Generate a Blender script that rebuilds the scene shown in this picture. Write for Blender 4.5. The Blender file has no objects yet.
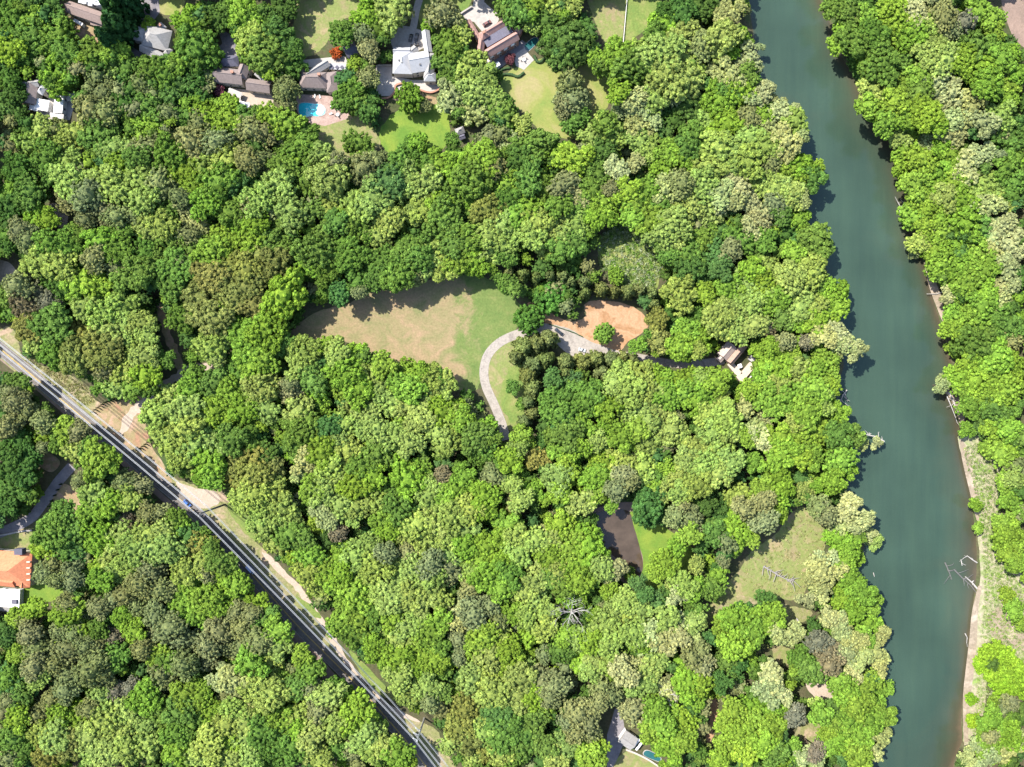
import bpy, bmesh, math, random
import numpy as np
from mathutils import Vector, Matrix

# ================================================================= camera, sky, sun
sc = bpy.context.scene
COL = sc.collection
H = 375.0                 # height of the drone above the ground
K = 0.55                  # metres on the ground per pixel of the photograph
W_PX, H_PX = 1024, 767

cam_d = bpy.data.cameras.new('camera')
cam = bpy.data.objects.new('camera', cam_d)
COL.objects.link(cam)
cam.location = (0, 0, H)
cam.rotation_euler = (0, 0, 0)
cam_d.sensor_fit = 'HORIZONTAL'
cam_d.sensor_width = 36.0
cam_d.lens = 36.0 * H / (W_PX * K)
cam_d.clip_start = 1.0
cam_d.clip_end = 30000.0
sc.camera = cam

SUN_EL = math.radians(50)
SHX, SHY = 0.84, -0.54    # where shadows fall on the ground plan
world = bpy.data.worlds.new('World')
sc.world = world
world.use_nodes = True
wn = world.node_tree
bg = wn.nodes['Background']
sky = wn.nodes.new('ShaderNodeTexSky')
sky.sky_type = 'NISHITA'
sky.sun_disc = False
sky.sun_elevation = SUN_EL
sky.sun_rotation = math.atan2(-SHX, -SHY) % (2 * math.pi)
wn.links.new(sky.outputs[0], bg.inputs[0])
bg.inputs[1].default_value = 0.15

sd = bpy.data.lights.new('sun', 'SUN')
sd.energy = 4.5
sd.angle = math.radians(0.53)
sd.color = (1.0, 0.965, 0.90)
sun = bpy.data.objects.new('sun', sd)
COL.objects.link(sun)
sun.rotation_euler = Vector((SHX * math.cos(SUN_EL), SHY * math.cos(SUN_EL), -math.sin(SUN_EL))).to_track_quat('-Z', 'Y').to_euler()
sun.location = (-200, 150, 300)

vs = sc.view_settings
vs.view_transform = 'Standard'
vs.look = 'None'
vs.gamma = 1
vs.use_curve_mapping = False
vs.exposure = 1.38
sc.render.engine = 'CYCLES'
sc.cycles.max_bounces = 6
sc.cycles.transparent_max_bounces = 8

rng = random.Random(7)
nrng = np.random.default_rng(7)

# ================================================================= helpers
def P(px, py, z=0.0):
    """the point at height z that stands at photo pixel (px, py)"""
    s = (H - z) / H
    return ((px - 512) * K * s, (383.5 - py) * K * s)

def tag(o, label=None, cat=None, group=None, kind=None):
    if label: o['label'] = label
    if cat: o['category'] = cat
    if group: o['group'] = group
    if kind: o['kind'] = kind
    return o

def link(o, parent=None):
    COL.objects.link(o)
    if parent is not None: o.parent = parent
    return o

def empty(name, loc, rz=0.0, label=None, cat=None, group=None):
    o = bpy.data.objects.new(name, None)
    o.location = loc
    o.rotation_euler = (0, 0, rz)
    o.empty_display_size = 1
    link(o)
    return tag(o, label, cat, group)

# ---- materials
def mat_base(name, rough=0.8, spec=0.3):
    m = bpy.data.materials.new(name)
    m.use_nodes = True
    nt = m.node_tree
    b = nt.nodes['Principled BSDF']
    b.inputs['Roughness'].default_value = rough
    b.inputs['Specular IOR Level'].default_value = spec
    return m, nt, b

def noise(nt, scale, detail=4, rough=0.6, coord='Object', dist=0.0):
    tc = nt.nodes.new('ShaderNodeTexCoord')
    n = nt.nodes.new('ShaderNodeTexNoise')
    n.inputs['Scale'].default_value = scale
    n.inputs['Detail'].default_value = detail
    n.inputs['Roughness'].default_value = rough
    n.inputs['Distortion'].default_value = dist
    nt.links.new(tc.outputs[coord], n.inputs['Vector'])
    return n

def ramp(nt, src, stops):
    r = nt.nodes.new('ShaderNodeValToRGB')
    e = r.color_ramp.elements
    while len(e) > 1: e.remove(e[-1])
    for i, (p, c) in enumerate(stops):
        el = e[0] if i == 0 else e.new(p)
        el.position = p
        el.color = (c[0], c[1], c[2], 1)
    nt.links.new(src, r.inputs[0])
    return r

def mixc(nt, fac, a, b, mode='MIX'):
    m = nt.nodes.new('ShaderNodeMix')
    m.data_type = 'RGBA'
    m.blend_type = mode
    if isinstance(fac, (int, float)): m.inputs[0].default_value = fac
    else: nt.links.new(fac, m.inputs[0])
    for s, v in ((6, a), (7, b)):
        if isinstance(v, (tuple, list)): m.inputs[s].default_value = (v[0], v[1], v[2], 1)
        else: nt.links.new(v, m.inputs[s])
    return m.outputs[2]

def mottled(name, c1, c2, c3=None, s1=0.08, s2=0.9, rough=0.9, bump=0.25, spec=0.15, fine=0.35):
    """two scales of real colour variation in one surface"""
    m, nt, b = mat_base(name, rough, spec)
    n1 = noise(nt, s1, 5, 0.62, dist=0.6)
    stops = [(0.36, c1), (0.62, c2)] if c3 is None else [(0.34, c1), (0.5, c2), (0.66, c3)]
    r1 = ramp(nt, n1.outputs[0], stops)
    n2 = noise(nt, s2, 4, 0.75)
    r2 = ramp(nt, n2.outputs[0], [(0.3, (1 - fine,) * 3), (0.7, (1 + fine * .6,) * 3)])
    c = mixc(nt, 1.0, r1.outputs[0], r2.outputs[0], 'MULTIPLY')
    nt.links.new(c, b.inputs['Base Color'])
    if bump:
        bp = nt.nodes.new('ShaderNodeBump')
        bp.inputs['Strength'].default_value = bump
        bp.inputs['Distance'].default_value = 0.4
        nt.links.new(n2.outputs[0], bp.inputs['Height'])
        nt.links.new(bp.outputs[0], b.inputs['Normal'])
    return m

def plain(name, c, rough=0.7, var=0.2, scale=1.5, metal=0.0, spec=0.3):
    m, nt, b = mat_base(name, rough, spec)
    n = noise(nt, scale, 4, 0.7)
    r = ramp(nt, n.outputs[0], [(0.3, tuple(x * (1 - var) for x in c)), (0.7, tuple(min(.95, x * (1 + var)) for x in c))])
    nt.links.new(r.outputs[0], b.inputs['Base Color'])
    b.inputs['Metallic'].default_value = metal
    return m

def roof_mat(name, c, var=0.22):
    """shingled roof: courses and weathered patches"""
    m, nt, b = mat_base(name, 0.85, 0.2)
    tc = nt.nodes.new('ShaderNodeTexCoord')
    w = nt.nodes.new('ShaderNodeTexWave')
    w.wave_type = 'BANDS'; w.bands_direction = 'Z'
    w.inputs['Scale'].default_value = 1.6
    w.inputs['Distortion'].default_value = 0.6
    nt.links.new(tc.outputs['Object'], w.inputs['Vector'])
    n = noise(nt, 0.9, 6, 0.75)
    r = ramp(nt, n.outputs[0], [(0.3, tuple(x * (1 - var) for x in c)), (0.72, tuple(min(.95, x * (1 + var)) for x in c))])
    r2 = ramp(nt, w.outputs[0], [(0.1, (0.82,) * 3), (0.6, (1.04,) * 3)])
    nt.links.new(mixc(nt, 1, r.outputs[0], r2.outputs[0], 'MULTIPLY'), b.inputs['Base Color'])
    return m

def foliage_mat(name, from_attr):
    """leaf colour from the tree's own colour (object colour, or the mesh attribute
    of the merged far trees), leaf-scale variation, some light through the leaves"""
    m = bpy.data.materials.new(name)
    m.use_nodes = True
    nt = m.node_tree
    nt.nodes.remove(nt.nodes['Principled BSDF'])
    out = nt.nodes['Material Output']
    if from_attr:
        src = nt.nodes.new('ShaderNodeAttribute'); src.attribute_name = 'leaf'
        base = src.outputs['Color']
    else:
        src = nt.nodes.new('ShaderNodeObjectInfo')
        tint = nt.nodes.new('ShaderNodeAttribute'); tint.attribute_name = 'leaf'
        base = mixc(nt, 1.0, src.outputs['Color'], tint.outputs['Color'], 'MULTIPLY')
    geo = nt.nodes.new('ShaderNodeNewGeometry')
    n = nt.nodes.new('ShaderNodeTexNoise')
    n.inputs['Scale'].default_value = 0.62
    n.inputs['Detail'].default_value = 4
    n.inputs['Roughness'].default_value = 0.8
    nt.links.new(geo.outputs['Position'], n.inputs['Vector'])
    r = ramp(nt, n.outputs[0], [(0.33, (0.50, 0.56, 0.58)), (0.5, (1, 1, 1)), (0.66, (1.6, 1.48, 1.3))])
    c = mixc(nt, 1.0, base, r.outputs[0], 'MULTIPLY')
    d = nt.nodes.new('ShaderNodeBsdfDiffuse')
    t = nt.nodes.new('ShaderNodeBsdfTranslucent')
    nt.links.new(c, d.inputs[0])
    ct = mixc(nt, 1.0, c, (1.15, 1.25, 0.5), 'MULTIPLY')
    nt.links.new(ct, t.inputs[0])
    bp = nt.nodes.new('ShaderNodeBump')
    bp.inputs['Strength'].default_value = 0.7
    bp.inputs['Distance'].default_value = 0.8
    nt.links.new(n.outputs[0], bp.inputs['Height'])
    nt.links.new(bp.outputs[0], d.inputs['Normal'])
    ms = nt.nodes.new('ShaderNodeMixShader')
    ms.inputs[0].default_value = 0.28
    nt.links.new(d.outputs[0], ms.inputs[1]); nt.links.new(t.outputs[0], ms.inputs[2])
    nt.links.new(ms.outputs[0], out.inputs[0])
    return m

M = {}
M['leaf'] = foliage_mat('foliage', False)
M['leaf_mass'] = foliage_mat('woodland_foliage', True)
M['bark'] = plain('bark', (0.10, 0.075, 0.05), 0.95, 0.35, 2.0)
M['dead'] = plain('bleached_wood', (0.31, 0.285, 0.26), 0.9, 0.25, 2.0)
M['floor'] = mottled('forest_floor', (0.0495, 0.0585, 0.0225), (0.0765, 0.0675, 0.036), (0.045, 0.0765, 0.0198), 0.06, 0.8)
M['meadow'] = mottled('dry_meadow', (0.192, 0.174, 0.0814), (0.266, 0.2, 0.122), (0.163, 0.181, 0.0629), 0.045, 0.7, fine=.28)
def meadow_mat():
    m, nt, b = mat_base('meadow_grass', .95, .1)
    n1 = noise(nt, .075, 7, .72, dist=1.2)
    tan = ramp(nt, n1.outputs[0], [(0.3, (.135, .145, .058)), (0.5, (.205, .165, .085)), (0.68, (.265, .18, .11))])
    n4 = noise(nt, .12, 5, .7)
    grn = ramp(nt, n4.outputs[0], [(0.3, (.080, .125, .034)), (0.55, (.115, .148, .044)), (0.75, (.175, .165, .068))])
    tc = nt.nodes.new('ShaderNodeTexCoord'); sp = nt.nodes.new('ShaderNodeSeparateXYZ'); nt.links.new(tc.outputs['Object'], sp.inputs[0])
    ma = nt.nodes.new('ShaderNodeMath'); ma.operation = 'MULTIPLY_ADD'; nt.links.new(sp.outputs[0], ma.inputs[0]); ma.inputs[1].default_value = .045; ma.inputs[2].default_value = .45
    mb = nt.nodes.new('ShaderNodeMath'); mb.operation = 'ADD'
    n5 = noise(nt, .045, 6, .7, dist=1.5)
    m5 = nt.nodes.new('ShaderNodeMath'); m5.operation = 'MULTIPLY'; m5.inputs[1].default_value = 2.6; nt.links.new(n5.outputs[0], m5.inputs[0])
    nt.links.new(ma.outputs[0], mb.inputs[0]); nt.links.new(m5.outputs[0], mb.inputs[1])
    fr = ramp(nt, mb.outputs[0], [(.35, (0, 0, 0)), (.75, (1, 1, 1))])
    n2 = noise(nt, .9, 4, .75)
    r2 = ramp(nt, n2.outputs[0], [(.3, (.74,) * 3), (.7, (1.18,) * 3)])
    c = mixc(nt, 1, mixc(nt, fr.outputs[0], tan.outputs[0], grn.outputs[0]), r2.outputs[0], 'MULTIPLY')
    nt.links.new(c, b.inputs['Base Color'])
    return m
M['meadow'] = meadow_mat()
M['mgreen'] = mottled('green_meadow', (0.096, 0.152, 0.036), (0.136, 0.176, 0.044), (0.192, 0.192, 0.068), 0.08, 0.8, fine=.28)
M['lawn'] = mottled('mown_lawn', (0.128, 0.176, 0.0413), (0.18, 0.195, 0.0525), (0.247, 0.21, 0.0975), 0.05, 0.8, fine=.15)
M['lawnb'] = mottled('bright_lawn', (0.0858, 0.158, 0.0231), (0.145, 0.198, 0.0297), None, 0.08, 0.9, fine=.2)
M['lawnd'] = mottled('worn_lawn', (0.207, 0.17, 0.0888), (0.148, 0.178, 0.0518), (0.244, 0.192, 0.104), 0.12, 0.9, fine=.25)
M['verge'] = mottled('dry_verge', (0.242, 0.195, 0.125), (0.164, 0.172, 0.0624), (0.312, 0.226, 0.156), 0.09, 0.8, fine=.35)
M['clay'] = mottled('clay', (0.25, 0.135, 0.065), (0.34, 0.215, 0.125), (0.29, 0.16, 0.08), 0.11, 0.8, fine=.22, bump=.2)
M['redclay'] = mottled('red_clay', (0.272, 0.152, 0.096), (0.216, 0.176, 0.088), (0.336, 0.216, 0.152), 0.12, 0.8, fine=.25)
M['dirt'] = mottled('pale_dirt', (0.315, 0.255, 0.195), (0.36, 0.285, 0.225), None, 0.1, 0.7, fine=.2)
M['gravel'] = mottled('drive_gravel', (0.20, 0.175, 0.15), (0.285, 0.25, 0.215), (0.24, 0.215, 0.18), 0.22, 1.0, fine=.22, bump=.15)
M['asphalt'] = mottled('asphalt', (0.098, 0.088, 0.080), (0.15, 0.133, 0.12), (0.12, 0.106, 0.096), 0.2, 0.7, fine=.3)
M['asphalt2'] = mottled('worn_asphalt', (0.14, 0.13, 0.14), (0.2, 0.18, 0.18), None, 0.2, 0.9, fine=.2)
M['concrete'] = mottled('concrete', (0.27, 0.25, 0.23), (0.34, 0.31, 0.28), (0.30, 0.265, 0.24), 0.2, 1.0, fine=.16, bump=.1)
M['brickpave'] = mottled('brick_paving', (0.259, 0.173, 0.144), (0.331, 0.245, 0.209), None, 0.3, 1.4, fine=.3, bump=.1)
M['sand'] = mottled('river_sand', (0.288, 0.223, 0.166), (0.216, 0.173, 0.122), (0.36, 0.288, 0.223), 0.1, 0.7, fine=.25)
M['bar'] = mottled('gravel_bar', (0.19, 0.225, 0.085), (0.30, 0.26, 0.18), (0.16, 0.22, 0.06), 0.10, 0.6, fine=.4)
M['mud'] = mottled('wet_mud', (0.176, 0.128, 0.104), (0.224, 0.16, 0.128), None, 0.1, 0.7, fine=.2)
M['white'] = plain('white_paint', (0.637, 0.62, 0.595), 0.6, 0.08)
M['cream'] = plain('cream_stucco', (0.496, 0.44, 0.36), 0.8, 0.12)
M['brick'] = plain('red_brick', (0.30, 0.15, 0.10), 0.85, 0.3, 3.0)
M['stone'] = plain('stone_wall', (0.36, 0.32, 0.27), 0.9, 0.3, 2.0)
M['siding'] = plain('grey_siding', (0.34, 0.32, 0.3), 0.8, 0.15)
M['timber'] = plain('weathered_timber', (0.42, 0.34, 0.27), 0.9, 0.25, 2.0)
M['rbrown'] = roof_mat('brown_shingle', (0.189, 0.149, 0.135))
M['rbrown2'] = roof_mat('rosy_brown_shingle', (0.24, 0.176, 0.152))
M['rgrey'] = roof_mat('grey_shingle', (0.259, 0.245, 0.23))
M['rwhite'] = roof_mat('pale_grey_shingle', (0.345, 0.338, 0.338), .12)
M['rdark'] = roof_mat('dark_shingle', (0.10, 0.095, 0.12))
M['rred'] = roof_mat('red_brown_shingle', (0.30, 0.18, 0.15))
M['rorange'] = roof_mat('orange_tile', (0.51, 0.187, 0.0935), .25)
M['rcabin'] = roof_mat('weathered_shake', (0.352, 0.28, 0.24), .2)
M['rcabin2'] = roof_mat('brown_shake', (0.30, 0.20, 0.155), .2)
M['line'] = plain('worn_line_paint', (0.34, 0.34, 0.33), .8, .3)
M['deadgrey'] = plain('grey_driftwood', (0.22, 0.20, 0.19), 0.95, 0.3, 2.0)
M['glass'] = plain('window_glass', (0.04, 0.05, 0.06), 0.1, 0.1, spec=0.6)
M['metal'] = plain('galvanised_steel', (0.5, 0.5, 0.5), 0.45, 0.1, metal=0.6)
M['cable'] = plain('aluminium_cable', (0.32, 0.32, 0.32), 0.5, 0.05, metal=0.1)
M['darkpole'] = plain('tarred_wood', (0.10, 0.095, 0.09), 0.9, 0.2)
M['rubber'] = plain('tyre_rubber', (0.02, 0.02, 0.02), 0.9, 0.1)
M['pool'] = plain('pool_water_surface', (0.03, 0.42, 0.47), 0.08, 0.15, 0.3, spec=0.5)
M['poolpale'] = plain('pool_shallow_step', (0.45, 0.68, 0.68), 0.1, 0.1, 0.3, spec=0.5)
M['poolteal'] = plain('teal_pool', (0.018, 0.08, 0.08), 0.08, 0.2, 0.3, spec=0.5)
M['hedge'] = plain('clipped_hedge', (0.03, 0.06, 0.02), 0.95, 0.4, 2.5)

# ---- mesh collector
class MB:
    def __init__(s): s.v, s.f, s.m = [], [], []
    def add(s, vs_, fs, mi=0):
        o = len(s.v); s.v += [tuple(v) for v in vs_]; s.f += [tuple(o + i for i in f) for f in fs]; s.m += [mi] * len(fs)
    def box(s, x0, y0, z0, x1, y1, z1, mi=0, rz=0.0, c=(0, 0)):
        vs_ = [(x0, y0, z0), (x1, y0, z0), (x1, y1, z0), (x0, y1, z0), (x0, y0, z1), (x1, y0, z1), (x1, y1, z1), (x0, y1, z1)]
        if rz:
            co, si = math.cos(rz), math.sin(rz)
            vs_ = [(c[0] + (x - c[0]) * co - (y - c[1]) * si, c[1] + (x - c[0]) * si + (y - c[1]) * co, z) for x, y, z in vs_]
        s.add(vs_, [(3, 2, 1, 0), (4, 5, 6, 7), (0, 1, 5, 4), (1, 2, 6, 5), (2, 3, 7, 6), (3, 0, 4, 7)], mi)
    def tube(s, pts, rs, n=8, mi=0, cap=True):
        rings = []
        for i, p in enumerate(pts):
            p = Vector(p)
            d = (Vector(pts[min(i + 1, len(pts) - 1)]) - Vector(pts[max(i - 1, 0)])).normalized()
            a = d.cross(Vector((0, 0, 1)) if abs(d.z) < .9 else Vector((1, 0, 0))).normalized()
            b = d.cross(a)
            r = rs[i] if isinstance(rs, (list, tuple)) else rs
            rings.append([p + (a * math.cos(t) + b * math.sin(t)) * r for t in [2 * math.pi * k / n for k in range(n)]])
        vs_ = [v for r in rings for v in r]
        fs = [(i * n + k, i * n + (k + 1) % n, (i + 1) * n + (k + 1) % n, (i + 1) * n + k) for i in range(len(pts) - 1) for k in range(n)]
        if cap:
            fs.append(tuple(range(n))[::-1]); fs.append(tuple((len(pts) - 1) * n + k for k in range(n)))
        s.add(vs_, fs, mi)
    def prism(s, poly, z0, z1, mi=0):
        n = len(poly)
        area = sum(poly[i][0] * poly[(i + 1) % n][1] - poly[(i + 1) % n][0] * poly[i][1] for i in range(n))
        if area < 0: poly = poly[::-1]
        s.add([(x, y, z0) for x, y in poly] + [(x, y, z1) for x, y in poly],
              [tuple(range(n))[::-1], tuple(range(n, 2 * n))] + [(i, (i + 1) % n, n + (i + 1) % n, n + i) for i in range(n)], mi)
    def build(s, name, mats, parent=None, smooth=False, loc=None):
        me = bpy.data.meshes.new(name)
        me.from_pydata(s.v, [], s.f)
        if not isinstance(mats, (list, tuple)): mats = [mats]
        for m in mats: me.materials.append(m)
        if len(mats) > 1: me.polygons.foreach_set('material_index', s.m)
        if smooth: me.polygons.foreach_set('use_smooth', [True] * len(s.f))
        me.update()
        o = bpy.data.objects.new(name, me)
        if loc: o.location = loc
        return link(o, parent)

def crom(pts, n=6, closed=True):
    """smooth curve through points"""
    out = []
    N = len(pts)
    for i in range(N if closed else N - 1):
        g = (lambda j: pts[j % N]) if closed else (lambda j: pts[max(0, min(N - 1, j))])
        p0, p1, p2, p3 = g(i - 1), g(i), g(i + 1), g(i + 2)
        for k in range(n):
            t = k / n
            out.append(tuple(0.5 * (2 * p1[a] + (p2[a] - p0[a]) * t + (2 * p0[a] - 5 * p1[a] + 4 * p2[a] - p3[a]) * t * t + (3 * p1[a] - p0[a] - 3 * p2[a] + p3[a]) * t ** 3) for a in (0, 1)))
    if not closed: out.append(tuple(pts[-1]))
    return out

BLD = []        # roof outlines, pools, drives: crowns keep off these
MASKS = []      # photo polygons where no understorey grows
CLEAR = {'pond': .45, 'clay_ground': .85, 'parking_apron': .85, 'scrub_ground': .85, 'gravel_bar': .5, 'lawn': .6, 'worn_lawn': .7, 'meadow': .62, 'clearing': .35, 'verge': .35}
def patch(name, pts, z, mat, smooth=6, rag=0.0, mask=True, kind='structure', **kw):
    q = crom(pts, smooth) if smooth else pts
    if name in CLEAR: BLD.append((np.array(q, float), CLEAR[name]))
    if mask: MASKS.append(np.array(q, float))
    r = random.Random(int(pts[0][0] * 7 + pts[0][1]))
    w = []
    for x, y in q:
        X, Y = P(x, y)
        w.append((X + r.uniform(-rag, rag), Y + r.uniform(-rag, rag)))
    b = MB()
    area = sum(w[i][0] * w[(i + 1) % len(w)][1] - w[(i + 1) % len(w)][0] * w[i][1] for i in range(len(w)))
    if area < 0: w = w[::-1]
    b.add([(x, y, z) for x, y in w], [tuple(range(len(w)))])
    o = b.build(name, mat)
    return tag(o, kind=kind, **kw)

def strip_poly(pts, w, n=8):
    """photo polyline -> ribbon outline (left side, right side), w in metres"""
    q = crom(pts, n, closed=False)
    g = [Vector((*P(x, y), 0)) for x, y in q]
    L, R = [], []
    for i, p in enumerate(g):
        d = (g[min(i + 1, len(g) - 1)] - g[max(i - 1, 0)]).normalized()
        nn = Vector((-d.y, d.x, 0))
        ww = w if not callable(w) else w(i / (len(g) - 1))
        L.append(p + nn * ww / 2); R.append(p - nn * ww / 2)
    return g, L, R

def ribbon(name, pts, w, z, mat, kind='structure', mask=True, parent=None, h=None):
    g, L, R = strip_poly(pts, w)
    n = len(g)
    if name.startswith('dirt'):          # worn edges, petering out at the ends
        rj = random.Random(n)
        for i in range(n):
            e_ = min(1, min(i, n - 1 - i) / 5 + .15)
            m_ = (L[i] + R[i]) / 2
            L[i] = m_ + (L[i] - m_) * e_ * rj.uniform(.6, 1.3); R[i] = m_ + (R[i] - m_) * e_ * rj.uniform(.6, 1.3)
    b = MB()
    if h is None:
        b.add([(p.x, p.y, z) for p in L] + [(p.x, p.y, z) for p in R], [(i, n + i, n + i + 1, i + 1) for i in range(n - 1)])
    else:
        b.add([(p.x, p.y, z) for p in L] + [(p.x, p.y, z) for p in R] + [(p.x, p.y, h) for p in L] + [(p.x, p.y, h) for p in R],
              [(2 * n + i, 3 * n + i, 3 * n + i + 1, 2 * n + i + 1) for i in range(n - 1)] +
              [(i, 2 * n + i, 2 * n + i + 1, i + 1) for i in range(n - 1)] +
              [(n + i, n + i + 1, 3 * n + i + 1, 3 * n + i) for i in range(n - 1)] +
              [(0, n, 3 * n, 2 * n), (n - 1, 3 * n - 1, 4 * n - 1, 2 * n - 1)])
    if mask:
        toP = lambda p: (p.x / K + 512, 383.5 - p.y / K)
        MASKS.append(np.array([toP(p) for p in L] + [toP(p) for p in R[::-1]]))
        if name == 'driveway': BLD.append((MASKS[-1], 1.0))
        if name in ('dirt_track', 'dirt_path'): BLD.append((MASKS[-1], .6))
        if name == 'road': BLD.append((MASKS[-1], .6))
    o = b.build(name, mat, parent)
    if kind: tag(o, kind=kind)
    return o

def inside(poly, X, Y):
    """vectorised point in polygon"""
    r = np.zeros(X.shape, bool)
    n = len(poly)
    j = n - 1
    for i in range(n):
        xi, yi = poly[i]; xj, yj = poly[j]
        if yi != yj:
            c = ((yi > Y) != (yj > Y)) & (X < (xj - xi) * (Y - yi) / (yj - yi) + xi)
            r ^= c
        j = i
    return r

def seg_dist(poly, X, Y, closed=True):
    d = np.full(X.shape, 1e9)
    n = len(poly)
    for i in range(n if closed else n - 1):
        ax, ay = poly[i]; bx, by = poly[(i + 1) % n]
        vx, vy = bx - ax, by - ay
        t = np.clip(((X - ax) * vx + (Y - ay) * vy) / (vx * vx + vy * vy + 1e-9), 0, 1)
        d = np.minimum(d, np.hypot(X - ax - t * vx, Y - ay - t * vy))
    return d

# ================================================================= ground and river
WEST = [(742, -3000), (742, -160), (745, -60), (750, 0), (754, 30), (758, 65), (766, 88), (788, 110), (799, 150), (812, 185), (806, 225), (826, 262), (832, 300), (838, 340), (845, 365), (838, 390), (842, 440), (850, 470), (846, 500), (862, 525), (866, 548), (852, 575), (860, 600), (872, 640), (877, 700), (880, 735), (866, 770), (855, 850), (850, 3700)]
EAST = [(812, -3000), (812, -160), (815, -60), (820, -5), (829, 15), (836, 45), (852, 72), (862, 95), (880, 123), (894, 145), (901, 170), (906, 205), (914, 238), (927, 268), (932, 292), (940, 318), (948, 345), (953, 368), (946, 392), (953, 405), (961, 430), (962, 452), (970, 488), (975, 520), (978, 558), (976, 590), (972, 620), (969, 660), (965, 690), (962, 720), (963, 742), (954, 770), (948, 850), (945, 3700)]
w_s = WEST[:2] + crom(WEST[1:-1], 5, False)[1:] + WEST[-1:]
e_s = EAST[:2] + crom(EAST[1:-1], 5, False)[1:] + EAST[-1:]
RIVER = np.array(w_s + e_s[::-1], float)
BIG = np.array(e_s, float)

WATER_Z = -1.2
def grid_axis(lo, hi, step):
    out = list(np.arange(lo, hi + .1, step))
    a, s = [], step
    while out[-1] + s < 9000: s *= 1.35; out.append(out[-1] + s)
    s = step
    while out[0] - s > -9000: s *= 1.35; out.insert(0, out[0] - s)
    return np.array(out)
gx = grid_axis(-330, 330, 2.5); gy = grid_axis(-260, 260, 2.5)
GX, GY = np.meshgrid(gx, gy)
PX = GX / K + 512; PY = 383.5 - GY / K
ins = inside(RIVER, PX, PY)
dist = np.minimum(seg_dist(w_s, PX, PY, False), seg_dist(e_s, PX, PY, False)) * K
sd_ = np.where(ins, dist, -dist)
# smooth bank from 0 down to the bed
t = np.clip((sd_ + 3.5) / 7.0, 0, 1); t = t * t * (3 - 2 * t)
GZ = -2.6 * t + 0.0
me = bpy.data.meshes.new('ground')
nx, ny = len(gx), len(gy)
vv = np.stack([GX.ravel(), GY.ravel(), GZ.ravel()], 1)
ii, jj = np.meshgrid(np.arange(nx - 1), np.arange(ny - 1))
a = (jj * nx + ii).ravel()
ff = np.stack([a, a + 1, a + 1 + nx, a + nx], 1)
def np_mesh(me, vv, ff, mats, smooth=False):
    nf, k = ff.shape
    me.vertices.add(len(vv)); me.vertices.foreach_set('co', vv.astype(np.float32).ravel())
    me.loops.add(nf * k); me.loops.foreach_set('vertex_index', ff.astype(np.int32).ravel())
    me.polygons.add(nf)
    me.polygons.foreach_set('loop_start', np.arange(0, nf * k, k, dtype=np.int32))
    if smooth: me.polygons.foreach_set('use_smooth', np.ones(nf, bool))
    for m in mats: me.materials.append(m)
    me.update(calc_edges=True)
np_mesh(me, vv, ff, [M['floor']], True)
ground = tag(link(bpy.data.objects.new('ground', me)), kind='structure')

# water: green and deep, browner where the bed shelves up to the east bank
wat, nt, b = mat_base('river_water', 0.12, 0.35)
at = nt.nodes.new('ShaderNodeAttribute'); at.attribute_name = 'shelf'
n1 = noise(nt, 0.035, 5, 0.6, dist=1.0)
add = nt.nodes.new('ShaderNodeMath'); add.operation = 'MULTIPLY_ADD'
nt.links.new(n1.outputs[0], add.inputs[0]); add.inputs[1].default_value = 0.55
sb = nt.nodes.new('ShaderNodeMath'); sb.operation = 'ADD'
sb.inputs[1].default_value = -0.28
nt.links.new(at.outputs['Fac'], sb.inputs[0])
nt.links.new(sb.outputs[0], add.inputs[2])
rr = ramp(nt, add.outputs[0], [(0.08, (0.029, 0.052, 0.036)), (0.42, (0.038, 0.052, 0.034)), (0.7, (0.052, 0.048, 0.030)), (0.97, (0.12, 0.080, 0.052))])
mp = nt.nodes.new('ShaderNodeMapping'); mp.inputs['Scale'].default_value = (1, .09, 1); mp.inputs['Rotation'].default_value = (0, 0, .14)
tcw = nt.nodes.new('ShaderNodeTexCoord'); nt.links.new(tcw.outputs['Object'], mp.inputs['Vector'])
ns = nt.nodes.new('ShaderNodeTexNoise'); ns.inputs['Scale'].default_value = .16; ns.inputs['Detail'].default_value = 6; ns.inputs['Roughness'].default_value = .65
nt.links.new(mp.outputs[0], ns.inputs['Vector'])
streak = ramp(nt, ns.outputs[0], [(0.33, (0.92, .93, .95)), (0.67, (1.10, 1.08, 1.04))])
n3 = noise(nt, 0.02, 3, 0.5)
r3 = ramp(nt, n3.outputs[0], [(0.35, (0.86,) * 3), (0.65, (1.12,) * 3)])
nt.links.new(mixc(nt, 1, mixc(nt, 1, rr.outputs[0], r3.outputs[0], 'MULTIPLY'), streak.outputs[0], 'MULTIPLY'), b.inputs['Base Color'])
n2 = noise(nt, 0.5, 4, 0.7)
bp = nt.nodes.new('ShaderNodeBump'); bp.inputs['Strength'].default_value = 0.2; bp.inputs['Distance'].default_value = 0.4
nt.links.new(n2.outputs[0], bp.inputs['Height']); nt.links.new(bp.outputs[0], b.inputs['Normal'])
rows = []
prop = np.linspace(0, 1, 26)
wi = [np.interp(np.arange(-400, 1200, 6.0), [p[1] for p in w_s], [p[0] for p in w_s])]
ei = [np.interp(np.arange(-400, 1200, 6.0), [p[1] for p in e_s], [p[0] for p in e_s])]
ys = np.arange(-400, 1200, 6.0)
ys = np.concatenate([[-3000], ys, [3700]])
wx = np.interp(ys, [p[1] for p in w_s], [p[0] for p in w_s]) - 14
ex = np.interp(ys, [p[1] for p in e_s], [p[0] for p in e_s]) + 14
wv = []
for y, a0, b0 in zip(ys, wx, ex):
    for q in prop:
        x = a0 + (b0 - a0) * q
        wv.append(((x - 512) * K, (383.5 - y) * K, WATER_Z))
wv = np.array(wv)
m_ = len(prop); r_ = len(ys)
ii, jj = np.meshgrid(np.arange(m_ - 1), np.arange(r_ - 1))
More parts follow.
